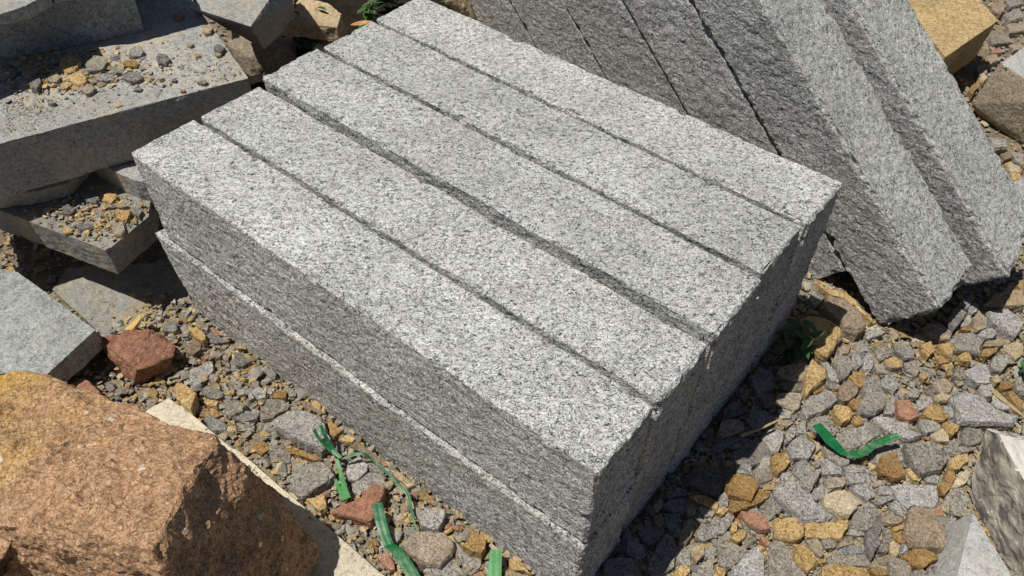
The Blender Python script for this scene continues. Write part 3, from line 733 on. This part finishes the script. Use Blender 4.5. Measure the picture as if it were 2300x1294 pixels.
G g 1120,920,1210,870,1320,790,1480,790,1500,900,1440,960,1230,1010,1210,1050,1130,1010 28
G y 620,1080,830,1020,850,1190,780,1220 36
G c 1550,760,1640,780,1820,930,1740,960,1650,870 32
G y 1760,1000,1900,980,2110,1150,2060,1160,1860,1080 22
H l 520,630,600,540,720,555,840,550,810,680,760,780,700,790,560,740 42
H b 330,930,440,830,620,790,820,800,910,870,950,960,900,1060,780,1180,640,1170,430,1060 42
H y 1020,950,1080,860,1130,760,1280,890,1270,1000,1230,1055,1110,1020 44
H r 70,1070,200,1030,280,1150,280,1220,230,1230,120,1130 30
H g 640,1230,900,1050,1090,1320,600,1320 26
H g 970,1000,1050,1020,1230,1070,1230,1180,1120,1320,960,1100 26
H y 1530,1100,1600,1100,1780,1280,1700,1230,1540,1220 32
H g 220,860,290,790,370,800,330,890,280,950 26
H y 940,880,1010,860,1020,910,960,920 26
H c 1290,950,1340,920,1500,1060,1460,1070 24
H c 1480,1230,1560,1210,1750,1310,1470,1310 30
H d 1460,1070,1520,1080,1500,1220,1460,1170 24
G RED 0 0'''
LM = [('folded green strap', 1925, 985), ('leaning stone end', 2060, 720), ('red chip by the folded strap', 2040, 918), ('streaked rock', 2230, 1110), ('pale slab tip', 2165, 1260),
      ('stack near corner', 1390, 1250), ('shaded stack end', 1600, 1010), ('weed at the stack', 1785, 770), ('big round ochre chip', 1665, 1095), ('red chip by the stack corner', 1700, 1170),
      ('frayed green strap', 765, 1040), ('wide green strap', 890, 1200), ('cream slab tip', 385, 900), ('red rock', 310, 800), ('upright green strap end', 1115, 1260), ('red forked stone', 840, 1140),
      ('yellow block', 2170, 110), ('brown weathered block', 2260, 260), ('brown square chip', 2080, 1180), ('pale blocky chip', 2200, 905)]
ordw = ['nearest', 'second nearest', 'third nearest', 'fourth nearest', 'fifth nearest', 'sixth nearest', 'seventh nearest', 'eighth nearest', 'ninth nearest', 'tenth nearest']
pending = []
def chipmesh(poly, zt, thick, seed, tilt=.12):
    """angular stone: outline traced on a tilted plane, real thickness below"""
    r_ = random.Random(seed); poly = np.array(poly, float)
    flat = np.array([P(x, y, zt) for x, y in poly]); c = flat.mean(0)
    ta, tb = r_.uniform(-tilt, tilt), r_.uniform(-tilt, tilt)
    size = np.linalg.norm(flat.max(0)-flat.min(0))
    zz = np.clip(ta*(flat[:, 0]-c[0])+tb*(flat[:, 1]-c[1])+np.array([r_.uniform(-.03, .03) for _ in flat])*size, -.01, .012)
    topv = np.array([P(x, y, zt+z) for (x, y), z in zip(poly, zz)]); c = topv.mean(0)
    ring = []; m = len(topv)
    for a in range(m):
        p, q = topv[a], topv[(a+1) % m]; e = q-p; le = np.linalg.norm(e); side = np.array([-e[1], e[0], 0]); ring.append(p)
        for s_ in ((.33, .68) if le > .028 else (.5,) if le > .012 else ()):
            ring.append(p+e*(s_+r_.uniform(-.08, .08))+side*r_.uniform(-.055, .055))
    k = r_.uniform(.9, .97); n = len(ring); base_r = r_.uniform(.93, 1.05); bm = bmesh.new()
    A_ = [bm.verts.new(c+(p-c)*min(1, k+r_.uniform(-.04, .03))) for p in ring]
    B_ = [bm.verts.new(p-np.array([0, 0, thick*r_.uniform(.05, .3)])) for p in ring]
    C2 = [bm.verts.new(c+(p-c)*base_r-np.array([0, 0, thick])) for p in ring]
    bm.faces.new(A_); bm.faces.new(C2[::-1])
    for a in range(n):
        b2 = (a+1) % n; bm.faces.new([A_[a], B_[a], B_[b2], A_[b2]]); bm.faces.new([B_[a], C2[a], C2[b2], B_[b2]])
    bmesh.ops.recalc_face_normals(bm, faces=bm.faces)
    bmesh.ops.triangulate(bm, faces=bm.faces)
    for it in range(5):
        long = [e for e in bm.edges if e.calc_length() > .0055]
        if not long: break
        bmesh.ops.subdivide_edges(bm, edges=long, cuts=1)
        bmesh.ops.triangulate(bm, faces=bm.faces)
        if len(bm.verts) > 2500: break
    bm.verts.index_update()
    v = np.array([tuple(x.co) for x in bm.verts]); f = np.array([[x.index for x in q.verts] for q in bm.faces]); bm.free()
    N = vnormals(v, f); q = v+seed*.37
    return v+N*(.0012*fbm(q, 45, 3)+.0008*fbm(q, 160, 2))[:, None], f
def chip(colour, poly, z, thick=None, name='stone_chip', label=None, group='broken stone chips on the ground'):
    ctr = np.array(poly).mean(0); a = np.array(poly, float)
    area = abs(np.dot(a[:, 0], np.roll(a[:, 1], 1))-np.dot(a[:, 1], np.roll(a[:, 0], 1)))/2
    seed = int(ctr[0]*7+ctr[1]*13) % 9973
    v, f = chipmesh(poly, z, thick if thick else max(.012, z+.006), seed)
    o = link(name, v, f, CH[colour])
    if label: return tag(o, label, 'stone chip', group)
    d = a-ctr; ev = np.sqrt(np.maximum(np.linalg.eigvalsh(d.T@d/len(d)), 1)); asp = ev[1]/ev[0]
    size = 'large' if area > 7500 else 'medium' if area > 2600 else 'small'
    shape = 'long narrow' if asp > 2.6 else 'oblong' if asp > 1.6 else 'four-sided' if len(poly) <= 4 else 'angular' if len(poly) <= 6 else 'roundish'
    pending.append((o, size, CW[colour], shape, ctr, group)); return o
for line in CHIPS.split('\n'):
    q = line.split()
    if q[1] == 'RED': continue
    ox, oy = T[q[0]]; n = [float(x) for x in q[2].split(',')]
    poly = [(ox+n[i]/K, oy+n[i+1]/K) for i in range(0, len(n), 2)]
    chip(q[1], poly, float(q[3])/1000)
# upper right gravel (photo pixels)
for col, z, pts in [('g', 22, [(2100, -5), (2190, -8), (2200, 8), (2130, 14)]), ('b', 24, [(2228, 8), (2250, 2), (2262, 14), (2250, 28), (2230, 24)]), ('g', 22, [(2255, 30), (2290, 15), (2300, 40), (2270, 48)]),
                    ('g', 20, [(2222, 80), (2262, 72), (2275, 95), (2232, 100)]), ('r', 22, [(2226, 112), (2246, 106), (2252, 118), (2232, 120)]), ('b', 20, [(2215, 125), (2240, 120), (2245, 135), (2220, 142)]),
                    ('g', 24, [(2195, 150), (2215, 140), (2218, 165), (2200, 172)]), ('y', 24, [(2178, 200), (2196, 178), (2200, 192), (2186, 212)]), ('g', 26, [(2222, 308), (2262, 312), (2265, 330), (2236, 332)]),
                    ('g', 24, [(2268, 335), (2300, 345), (2300, 372), (2280, 360)]), ('b', 26, [(2248, 345), (2270, 338), (2274, 352), (2256, 360)]), ('c', 24, [(2258, 365), (2290, 372), (2295, 388), (2270, 385)]),
                    ('y', 20, [(2270, 386), (2290, 384), (2294, 400), (2276, 406)]), ('l', 26, [(2262, 410), (2300, 396), (2320, 440), (2290, 470)]), ('b', 20, [(2262, 55), (2300, 48), (2310, 66), (2270, 72)]),
                    ('g', 24, [(2262, 2), (2290, -6), (2296, 8), (2270, 16)]), ('c', 22, [(2205, 160), (2220, 172), (2210, 184), (2200, 178)]), ('b', 22, [(2268, 100), (2292, 96), (2300, 108), (2276, 114)]),
                    ('y', 24, [(2284, 640), (2300, 628), (2310, 650), (2296, 655)])]:
    chip(col, pts, z/1000)
# pebbles lying on the debris slab and the rubble slab
def dchip(colour, x0, x1, y0, y1, sx, sy, k, z, label):
    r_ = random.Random(int(x0*3+y0)); cx, cy = (x0+x1)/2, (y0+y1)/2; a, b = (x1-x0)/2, (y1-y0)/2
    n = r_.choice((5, 6, 7)); th = sorted([2*math.pi*(i+r_.uniform(-.25, .25))/n for i in range(n)])
    poly = [(sx+(cx+a*r_.uniform(.72, 1.15)*math.cos(t))/k, sy+(cy+b*r_.uniform(.72, 1.15)*math.sin(t))/k) for t in th]
    h = .42*b/k*.0011+.004
    chip(colour, poly, z+h, h+.004, 'stone_chip', label, 'stone debris lying on slabs')
k1 = 2.876
for q in [('y', 370, 525, 345, 470, 'orange wedge stone in the middle of the slab debris'), ('g', 535, 720, 340, 470, 'largest grey stone of the slab debris, beside the orange one'), ('y', 430, 560, 455, 555, 'ochre brown stone below the orange wedge'),
          ('b', 512, 612, 538, 602, 'small brown pebble at the lower end of the slab debris'), ('d', 990, 1100, 340, 415, 'lone dark pebble in the middle of the debris slab'), ('g', 820, 935, 300, 365, 'grey stone at the upper edge of the slab debris'),
          ('d', 790, 925, 460, 535, 'flat dark pebble right of the slab debris'), ('d', 1270, 1348, 518, 546, 'thin dark flake near the front edge of the debris slab'), ('y', 380, 450, 540, 575, 'yellow crumb stone under the ochre brown one'),
          ('g', 595, 740, 460, 525, 'grey green flat stone below the largest grey one'), ('y', 800, 905, 380, 432, 'pair of yellow crumbs right of the largest grey stone'), ('d', 300, 358, 638, 676, 'dark pebble at the sunlit left of the debris slab'),
          ('c', 1300, 1380, 150, 218, 'cream lump on the far corner edge of the debris slab'), ('r', 1110, 1190, 75, 125, 'reddish pebble in shadow on the debris slab'), ('b', 130, 250, 410, 500, 'brown stone in shadow at the left of the slab debris'),
          ('d', 160, 275, 480, 570, 'dark stone in shadow below the brown one'), ('d', 245, 300, 450, 520, 'narrow dark stone between brown and pinkish ones'), ('b', 300, 392, 465, 532, 'pinkish tan stone left of the ochre brown one'),
          ('d', 1370, 1450, 275, 340, 'dark angular chip near the far edge of the debris slab'), ('y', 1250, 1295, 335, 365, 'small yellow chip near the dark angular chip'), ('c', 1390, 1432, 338, 362, 'cream sliver below the dark angular chip'),
          ('b', 1200, 1250, 265, 300, 'tan pebble below the shadow line on the debris slab'), ('d', 1105, 1145, 503, 528, 'tiny dark pebble low on the debris slab'), ('y', 1160, 1200, 570, 595, 'tiny yellow chip near the slab front edge'),
          ('d', 30, 120, 430, 500, 'dark stone at the left frame edge of the debris slab'), ('g', 720, 800, 430, 480, 'tan grey lump between grey green stone and yellow crumbs')]:
    dchip(*q[:5], 0, 0, k1, .36, q[5])
k2 = 1252/600
for q in [('y', 530, 620, 285, 345, 'fibrous yellow lump on the rubble slab'), ('b', 515, 595, 345, 415, 'tan stone in the middle of the rubble slab'), ('g', 610, 670, 275, 325, 'grey stone at the right corner of the rubble slab'),
          ('g', 430, 490, 295, 335, 'round grey stone on the rubble slab'), ('d', 350, 435, 350, 390, 'dark flat stone on the rubble slab'), ('d', 280, 350, 260, 320, 'dark stone at the rear of the rubble slab'),
          ('y', 470, 560, 210, 265, 'yellow crumb heap beside the granite offcut'), ('y', 290, 335, 370, 410, 'small yellow stone near the front of the rubble slab'), ('b', 480, 610, 255, 290, 'flat brown flake under the granite offcut'),
          ('g', 465, 515, 450, 485, 'grey pebble at the front corner of the rubble slab'), ('d', 380, 470, 200, 265, 'dark stone in the hollow behind the rubble slab')]:
    dchip(*q[:5], 0, 330, k2, .19, q[5])
# names that single each chip out
seen = {}
for it in pending:
    o, size, colw, shape, ctr, group = it
    nm, lx, ly = min(LM, key=lambda l: math.hypot(l[1]-ctr[0], l[2]-ctr[1]))
    dx, dy = ctr[0]-lx, ctr[1]-ly
    dr = ('right of' if dx > 0 else 'left of') if abs(dx) > abs(dy) else ('below' if dy > 0 else 'above')
    seen.setdefault((size, colw, shape, dr, nm), []).append((math.hypot(dx, dy), it))
for key, lst in seen.items():
    size, colw, shape, dr, nm = key; lst.sort(key=lambda a: a[0])
    for k, (_, it) in enumerate(lst):
        lab = f'{size} {shape} {colw} chip {dr} the {nm}'+('' if len(lst) == 1 else ', '+ordw[min(k, 9)])
        tag(it[0], lab, 'stone chip', it[5])

# the forked red stone by the straps
def gp(*n): return [(560+n[i]/K, 900+n[i+1]/K) for i in range(0, len(n), 2)]
rf1 = [P(x, y, .048) for x, y in gp(1230, 1010, 1350, 910, 1490, 930, 1480, 1020, 1430, 1110, 1330, 1150)]; rf2 = [P(x, y, .044) for x, y in gp(930, 1230, 1060, 1100, 1170, 1050, 1250, 1090, 1400, 1110, 1370, 1290, 1340, 1330)]
rock('red_stone', [rf1+[p*np.array([1, 1, 0]) for p in rf1], rf2+[P(x, y, .02) for x, y in gp(880, 1240, 1220, 1350, 1340, 1370)]+[p*np.array([1, 1, 0]) for p in rf2]], M['redrock'], .003, ((20, .003), (80, .001)), 'stone',
     'forked reddish brown stone under the frayed green strap', seed=22)

# ------------------------------------------------------------------ small filler gravel: uncountable
def gravel(name, region, n, smin, smax, zfun, pal, seed, mat=None, clump=None):
    r_ = np.random.default_rng(seed); pro = []
    for k in range(14):
        pts = r_.normal(size=(11, 3)); pts /= np.linalg.norm(pts, axis=1)[:, None]; pts = np.sign(pts)*np.abs(pts)**.6; pts *= r_.uniform(.7, 1.15, (11, 1))*np.array([1, r_.uniform(.5, .9), r_.uniform(.25, .5)])
        bm = hull_bm(pts); bmesh.ops.triangulate(bm, faces=bm.faces); bm.verts.index_update()
        pro.append((np.array([tuple(v.co) for v in bm.verts]), np.array([[v.index for v in f.verts] for f in bm.faces]))); bm.free()
    V, Fc, C_, off = [], [], [], 0
    for i in range(n):
        xy = region(r_)
        if xy is None: continue
        s = smin*(smax/smin)**(r_.random()**1.8)/2
        v, f = pro[r_.integers(14)]; a = r_.uniform(0, 6.283); ca, sa = math.cos(a), math.sin(a)
        w = v*s; tx = r_.uniform(-.5, .5); w = np.stack([w[:, 0], w[:, 1]*math.cos(tx)-w[:, 2]*math.sin(tx), w[:, 1]*math.sin(tx)+w[:, 2]*math.cos(tx)], 1)
        w = np.stack([w[:, 0]*ca-w[:, 1]*sa, w[:, 0]*sa+w[:, 1]*ca, w[:, 2]], 1)+np.array([xy[0], xy[1], zfun(xy, s, r_)])
        V.append(w); Fc.append(f+off); off += len(w)
        c = np.array(pal[r_.integers(len(pal))])*r_.uniform(.55, 1.0); C_.append(np.tile([*c, 1], (len(w), 1)))
    V = np.concatenate(V); Fc = np.concatenate(Fc); C_ = np.concatenate(C_)
    o = link(name, V, Fc, mat or M['fill'], origin=np.array([0, 0, 0.]))
    at = o.data.color_attributes.new('tone', 'FLOAT_COLOR', 'POINT'); at.data.foreach_set('color', C_.astype(np.float32).ravel())
    o['kind'] = 'stuff'; return o
PAL = [(.35, .325, .275)]*5+[(.28, .265, .23)]*3+[(.42, .4, .35)]*2+[(.38, .31, .2)]*4+[(.48, .34, .14)]*3+[(.5, .4, .24)]*2+[(.38, .2, .12)]
def reg(r):
    px, py = r.uniform(-80, 2400), r.uniform(-80, 1400)
    # even on the ground, not in the picture: rejection by distance
    p = P(px, py); d = np.linalg.norm(p-CAM)
    if r.random() > (d/2.9)**3*1.0+.12: return None
    if -.95 < p[0] < -.01 and .0 < p[1] < .73: return None
    if 560 < px < 1050 and py < 200: return None
    return p[:2]
gravel('gravel', reg, 60000, .006, .026, lambda xy, s, r: .001+s*.25+r.uniform(0, .006)+gz(*xy), PAL, 5)
def reg2(r):
    p = P(r.uniform(1300, 2400), r.uniform(560, 1400)); return None if (-.95 < p[0] < .005 and 0 < p[1] < .73) else p[:2]
def reg3(r):
    p = P(r.uniform(150, 1300), r.uniform(700, 1400)); return None if (-.98 < p[0] < .005 and 0 < p[1] < .73) else p[:2]
gravel('gravel', reg2, 5200, .014, .036, lambda xy, s, r: .003+r.uniform(0, .010)+gz(*xy), PAL, 6)
gravel('gravel', reg3, 3200, .010, .028, lambda xy, s, r: .003+r.uniform(0, .010)+gz(*xy), PAL, 8)
DUST = [(.36, .33, .27)]*4+[(.42, .35, .24)]*3+[(.48, .4, .28)]*2+[(.3, .28, .24)]*2+[(.46, .33, .16)]
gravel('gravel_fines', reg2, 20000, .003, .010, lambda xy, s, r: .004+r.uniform(0, .013)+gz(*xy), DUST, 61)
gravel('gravel_fines', reg3, 6000, .003, .008, lambda xy, s, r: .003+r.uniform(0, .008)+gz(*xy), DUST, 62)
YP = [(.55, .38, .16), (.5, .38, .2), (.6, .46, .25), (.38, .35, .3), (.42, .3, .16)]
def blob(cx, cy, sx, sy, z, lim=None):
    def f(r):
        px, py = r.normal(cx, sx), r.normal(cy, sy)
        if lim and not lim(px, py): return None
        return P(px, py, z)[:2]
    return f
def onslab(px, py):   # inside the visible top of the debris slab
    return py < 318-.254*px-6 and (px < 425 or py > 1.38*(px-425)+2) and px < 550
for k, (cx, cy, sx, sy, n, lo, hi) in enumerate([(150, 165, 85, 24, 600, .007, .026), (160, 160, 90, 28, 600, .003, .012), (50, 250, 45, 30, 700, .002, .006), (400, 170, 90, 50, 420, .002, .009), (505, 165, 22, 18, 120, .002, .007), (250, 250, 90, 22, 160, .002, .006)]):
    gravel('stone_crumbs', blob(cx, cy, sx, sy, .36, onslab), n, lo, hi, lambda xy, s, r: .3605+s*.3, YP+[(.36, .36, .34)]*3, 20+k)
def onslab2(px, py): return py < 498+(px-62)*.37-5 and py < 563-(px-241)*.85-5 and py > 400 and px < 330
gravel('stone_crumbs', blob(215, 495, 60, 30, .19, onslab2), 800, .003, .016, lambda xy, s, r: .191+s*.3+r.uniform(0, .006), YP, 31)
gravel('stone_crumbs', blob(275, 705, 45, 28, .025, lambda a, b: a > 190), 700, .003, .01, lambda xy, s, r: .02+s*.2, YP, 32)
gravel('stone_crumbs', blob(600, 1110, 180, 140, .042, lambda a, b: b > 888+.853*(a-377)-40 and b < 888+.853*(a-377)+12 and False or abs(b-(888+.853*(a-377))-10) < 16 and a > 380), 500, .002, .008, lambda xy, s, r: .041+s*.2, [(.5, .48, .45), (.6, .5, .35)], 33)

# ------------------------------------------------------------------ straps
def ribbon(name, tile, pairs, mat, zs, thick=.0012, parent=None, label=None, group=None):
    ox, oy = (0, 0) if tile is None else T[tile]; kk = 1 if tile is None else K
    n = len(pairs); L_, R_ = [], []
    for i, (lx, ly, rx, ry) in enumerate(pairs):
        z = zs[i] if hasattr(zs, '__len__') else zs
        zl, zr = z if hasattr(z, '__len__') else (z, z)
        L_.append(P(ox+lx/kk, oy+ly/kk, zl)); R_.append(P(ox+rx/kk, oy+ry/kk, zr))
    def res(a, m=6):
        a = np.array(a); out = []
        if n < 10:
            for i in range(len(a)-1):
                for s in np.linspace(0, 1, m, endpoint=False): out.append(a[i]+(a[i+1]-a[i])*s)
            out.append(a[-1]); return np.array(out)
        for i in range(len(a)-1):
            p0, p1, p2, p3 = a[max(i-1, 0)], a[i], a[i+1], a[min(i+2, len(a)-1)]
            for s in np.linspace(0, 1, m, endpoint=False):
                out.append(.5*((2*p1)+(-p0+p2)*s+(2*p0-5*p1+4*p2-p3)*s*s+(-p0+3*p1-3*p2+p3)*s**3))
        out.append(a[-1]); return np.array(out)
    Lr, Rr = res(L_), res(R_); m = 5; rows = [Lr+(Rr-Lr)*j/(m-1) for j in range(m)]
    G = np.stack(rows, 1)                      # along x across
    across = nrm((Rr-Lr).mean(0)); along = np.gradient(G[:, m//2], axis=0)
    nn = np.cross(along, (Rr-Lr)); nn /= np.linalg.norm(nn, axis=1)[:, None]; nn *= np.sign(nn[:, 2:3]+1e-9)
    prof = np.array([0, .25, .1, .25, 0])*.0015
    topv = G+nn[:, None, :]*prof[None, :, None]; botv = topv-nn[:, None, :]*thick
    a, b, _ = G.shape; v = np.concatenate([topv.reshape(-1, 3), botv.reshape(-1, 3)]); i = np.arange(a*b).reshape(a, b); f = []
    t = np.stack([i[:-1, :-1], i[1:, :-1], i[1:, 1:], i[:-1, 1:]], -1).reshape(-1, 4); f += t.tolist()+(t[:, ::-1]+a*b).tolist()
    for c in (0, b-1):
        for r in range(a-1): f.append([i[r, c], i[r, c]+a*b, i[r+1, c]+a*b, i[r+1, c]])
    for r in (0, a-1):
        for c in range(b-1): f.append([i[r, c], i[r, c+1], i[r, c+1]+a*b, i[r, c]+a*b])
    o = link(name, v, f, mat, parent=parent, smooth=False)
    if label: tag(o, label, 'strap', group)
    return o
ribbon('green_strap', 'C', [(1295, 765, 1385, 730), (1450, 960, 1530, 885), (1600, 1078, 1650, 1030), (1720, 1112, 1690, 1048), (1820, 1122, 1810, 1022), (1925, 1066, 1925, 962), (2010, 1000, 1970, 925), (2110, 962, 2080, 885), (2275, 905, 2225, 838)],
       M['strap'], [.05, .045, .038, .04, .042, .044, .046, .05, .058], label='green packing strap folded in a wide V on the right gravel')
ribbon('green_strap', 'H', [(28, 500, 142, 478), (60, 690, 182, 680), (105, 840, 222, 825), (160, 960, 262, 935), (225, 1010, 345, 975), (300, 1130, 425, 1070), (380, 1250, 495, 1180), (400, 1310, 560, 1290), (450, 1420, 640, 1400)],
       M['strap'], [.064, .052, .048, .046, .05, .052, .05, .048, .045], label='wide bent green strap crossing the red stone to the bottom edge')
ribbon('green_strap', 'H', [(1322, 1005, 1455, 1000), (1312, 1150, 1453, 1150), (1300, 1300, 1448, 1300), (1295, 1420, 1440, 1420)], M['strap_pale'], [.058, .05, .046, .04],
       label='short worn green strap end standing at the bottom edge')
fs = empty('frayed_green_strap', P(765, 1040, .02)); tag(fs, 'frayed green strap split into thin strands between stones', 'strap')
bpy.context.view_layer.update()
for pairs, mt, zs in [([(690, 320, 732, 312), (742, 412, 768, 395), (820, 505, 842, 482), (900, 580, 922, 560), (1000, 642, 1012, 622)], 'strap', [.085, .075, .062, .054, .05]),
                      ([(768, 270, 802, 262), (800, 372, 842, 360), (842, 455, 885, 440), (900, 552, 940, 530), (995, 638, 1022, 612)], 'strap', [.09, .08, .066, .056, .052]),
                      ([(940, 640, 982, 640), (968, 740, 1012, 740), (992, 850, 1042, 840), (1012, 960, 1072, 950), (1060, 1082, 1118, 1060)], 'strap_pale', [.05, .046, .046, .05, .056]),
                      ([(930, 862, 962, 860), (958, 962, 1002, 945), (1020, 1102, 1072, 1082)], 'strap_pale', [.044, .048, .054]),
                      ([(1015, 648, 1020, 632), (1100, 625, 1095, 592), (1195, 598, 1190, 565), (1270, 602, 1280, 578), (1385, 692, 1402, 676), (1520, 812, 1542, 796), (1630, 942, 1662, 926), (1712, 1022, 1762, 1008), (1752, 1132, 1784, 1122), (1785, 1300, 1812, 1296), (1832, 1430, 1852, 1424)],
                       'strap', [.052, .056, .06, .06, .05, .05, .05, .048, .046, .044, .04])]:
    ribbon('strand', 'G', pairs, M[mt], zs, parent=fs)
ribbon('green_strap', None, [(2292, 812, 2308, 800), (2298, 835, 2320, 830), (2312, 862, 2330, 855)], M['strap'], .05, label='tip of a green strap at the right edge')

# ------------------------------------------------------------------ twigs, wood, leaves, weeds
def stick(name, pts, rad, mat, label, cat):
    pts = [np.array(p) for p in pts]; v = []; f = []; n = 6
    for i, p in enumerate(pts):
        t = nrm(pts[min(i+1, len(pts)-1)]-pts[max(i-1, 0)]); a = nrm(np.cross(t, [0, 0, 1])); b = np.cross(t, a); r = rad*(1-.6*i/(len(pts)-1))
        for k in range(n): v.append(p+r*(a*math.cos(6.283*k/n)*1.5+b*math.sin(6.283*k/n)))
    for i in range(len(pts)-1):
        for k in range(n): f.append([i*n+k, i*n+(k+1) % n, (i+1)*n+(k+1) % n, (i+1)*n+k])
    f.append(list(range(n))[::-1]); f.append([len(v)-n+k for k in range(n)])
    return tag(link(name, v, f, mat), label, cat)
stick('dry_twig', [P(1665, 978, .05), P(1700, 966, .052), P(1740, 948, .054), P(1782, 925, .058)], .0022, M['straw'], 'dry straw-coloured twig lying on the gravel beside the stack', 'twig')
stick('dry_twig', [P(2232, 878, .05), P(2262, 905, .046), P(2300, 935, .04)], .004, M['straw'], 'dark dry twig beside the pale blocky chip, right edge', 'twig')
rock('wood_splinter', [[P(278, 742, .055), P(296, 744, .055), P(313, 706, .07), P(322, 710, .07), P(310, 735, .05), P(280, 745, .04), P(318, 706, .055)]], M['wood'], .002, ((60, .0006),), 'wood splinter', 'yellow wood splinter above the red rock', seed=40)
def leafmesh(L, w, curl, r):
    v = []; f = []; n = 6
    for i in range(n+1):
        s = i/n; ww = w*math.sin(math.pi*min(1, s*.95+.04))**.8; z = curl*s*s
        v += [(L*s, -ww, z+ww*.25), (L*s, 0, z), (L*s, ww, z+ww*.25)]
    for i in range(n):
        a = i*3; f += [[a, a+3, a+4, a+1], [a+1, a+4, a+5, a+2]]
    return np.array(v), f
def weed(px, py, z, h, nl, Ls, seed, label):
    r = random.Random(seed); base = P(px, py, z); root = empty('weed', base); tag(root, label, 'weed'); bpy.context.view_layer.update()
    sv, sf, lv, lf = [], [], [], []
    def addm(V, Fc, v, f):
        o = len(V); V.extend(v); Fc.extend([[o+i for i in q] for q in f])
    for st in range(6):
        az = r.uniform(0, 6.28); lean = r.uniform(.1, .5); pts = []
        for i in range(6):
            s = i/5; pts.append(base+np.array([math.cos(az)*lean*h*s*s, math.sin(az)*lean*h*s*s, h*s]))
        v = []; f = []
        for i, p in enumerate(pts):
            for k in range(4): v.append(p+np.array([math.cos(1.57*k), math.sin(1.57*k), 0])*.0012)
        for i in range(5):
            for k in range(4): f.append([i*4+k, i*4+(k+1) % 4, (i+1)*4+(k+1) % 4, (i+1)*4+k])
        addm(sv, sf, v, f)
        for j in range(nl):
            p = pts[min(5, 1+int(j*5/nl))]; a = r.uniform(0, 6.28); up = r.uniform(-.1, .7); L = Ls*r.uniform(.35, .95)
            v, f = leafmesh(L, L*.2, -L*.3, r)
            c, s_ = math.cos(a), math.sin(a); cu, su = math.cos(up), math.sin(up)
            w = np.stack([v[:, 0]*cu-v[:, 2]*su, v[:, 1], v[:, 0]*su+v[:, 2]*cu], 1); w = np.stack([w[:, 0]*c-w[:, 1]*s_, w[:, 0]*s_+w[:, 1]*c, w[:, 2]], 1)+p
            addm(lv, lf, w.tolist(), f)
    link('stem', sv, sf, M['stem'], parent=root); link('foliage', lv, lf, M['leaf'], parent=root, smooth=True)
weed(680, 120, .0, .14, 7, .035, 1, 'leafy weed growing between tilted block and stack')
weed(712, 135, .0, .08, 7, .03, 2, 'small weed over the cream stone at the stack corner')
weed(828, 62, .02, .09, 9, .04, 3, 'green weed at the far end of the stack near the top edge')
weed(870, 20, .02, .12, 9, .05, 6, 'bright weed behind the far stack corner, at the top edge')
weed(1010, 22, .02, .12, 9, .035, 4, 'small weed between stack and leaning stones at the top')
weed(1775, 800, .01, .075, 10, .045, 5, 'dark leafy weed in the shade at the stack end')
lv, lf = leafmesh(.062, .012, .008, None); bp = P(788, 56, .07); e_ = nrm(P(830, 54, .07)-bp); g_ = np.cross([0, 0, 1], e_)
tag(link('dead_leaf', lv[:, :1]*e_+lv[:, 1:2]*g_+lv[:, 2:]*np.array([0, 0, 1.])+bp, lf, M['deadleaf'], smooth=True), 'orange dead leaf lying beside the far end of the stack', 'leaf')
rock('tan_rock', [[P(1006, 0, .2), P(1030, -10, .22), P(1060, 45, .15), P(1040, 40, .12), P(1000, 10, .0), P(1080, 60, 0), P(1060, -20, 0), P(1010, -20, .1)]], M['tan'], .005, ((15, .004), (60, .0015)), 'rock', 'tan rock wedged between stack and leftmost leaning stone', seed=41)

# ------------------------------------------------------------------ light, sky, camera
sd = nrm((-.225, -.275, .93))
sun = bpy.data.lights.new('sun', 'SUN'); sun.energy = 5; sun.angle = math.radians(.5); sun.color = (1, .955, .88)
so = bpy.data.objects.new('sun', sun); COL.objects.link(so); so.rotation_euler = Vector(sd).to_track_quat('Z', 'Y').to_euler()
w = bpy.data.worlds.new('World'); sc.world = w; w.use_nodes = True; t = w.node_tree
bg = t.nodes['Background']; sky = t.nodes.new('ShaderNodeTexSky'); sky.sky_type = 'NISHITA'; sky.sun_disc = False
sky.sun_elevation = math.asin(sd[2]); sky.sun_rotation = math.atan2(sd[0], sd[1]); t.links.new(sky.outputs[0], bg.inputs[0]); bg.inputs[1].default_value = .07; sky.air_density = .5; sky.dust_density = .6; sky.ozone_density = 0
cd = bpy.data.cameras.new('camera'); co = bpy.data.objects.new('camera', cd); COL.objects.link(co)
cd.sensor_width = 36; cd.lens = F/W*36; cd.clip_end = 200; cd.clip_start = .01
m = np.eye(4); m[:3, 0] = R[0]; m[:3, 1] = -R[1]; m[:3, 2] = -R[2]; m[:3, 3] = CAM
co.matrix_world = Matrix(m.tolist()); sc.camera = co
sc.view_settings.view_transform = 'Standard'; sc.view_settings.look = 'None'; sc.view_settings.gamma = 1; sc.view_settings.exposure = -.16
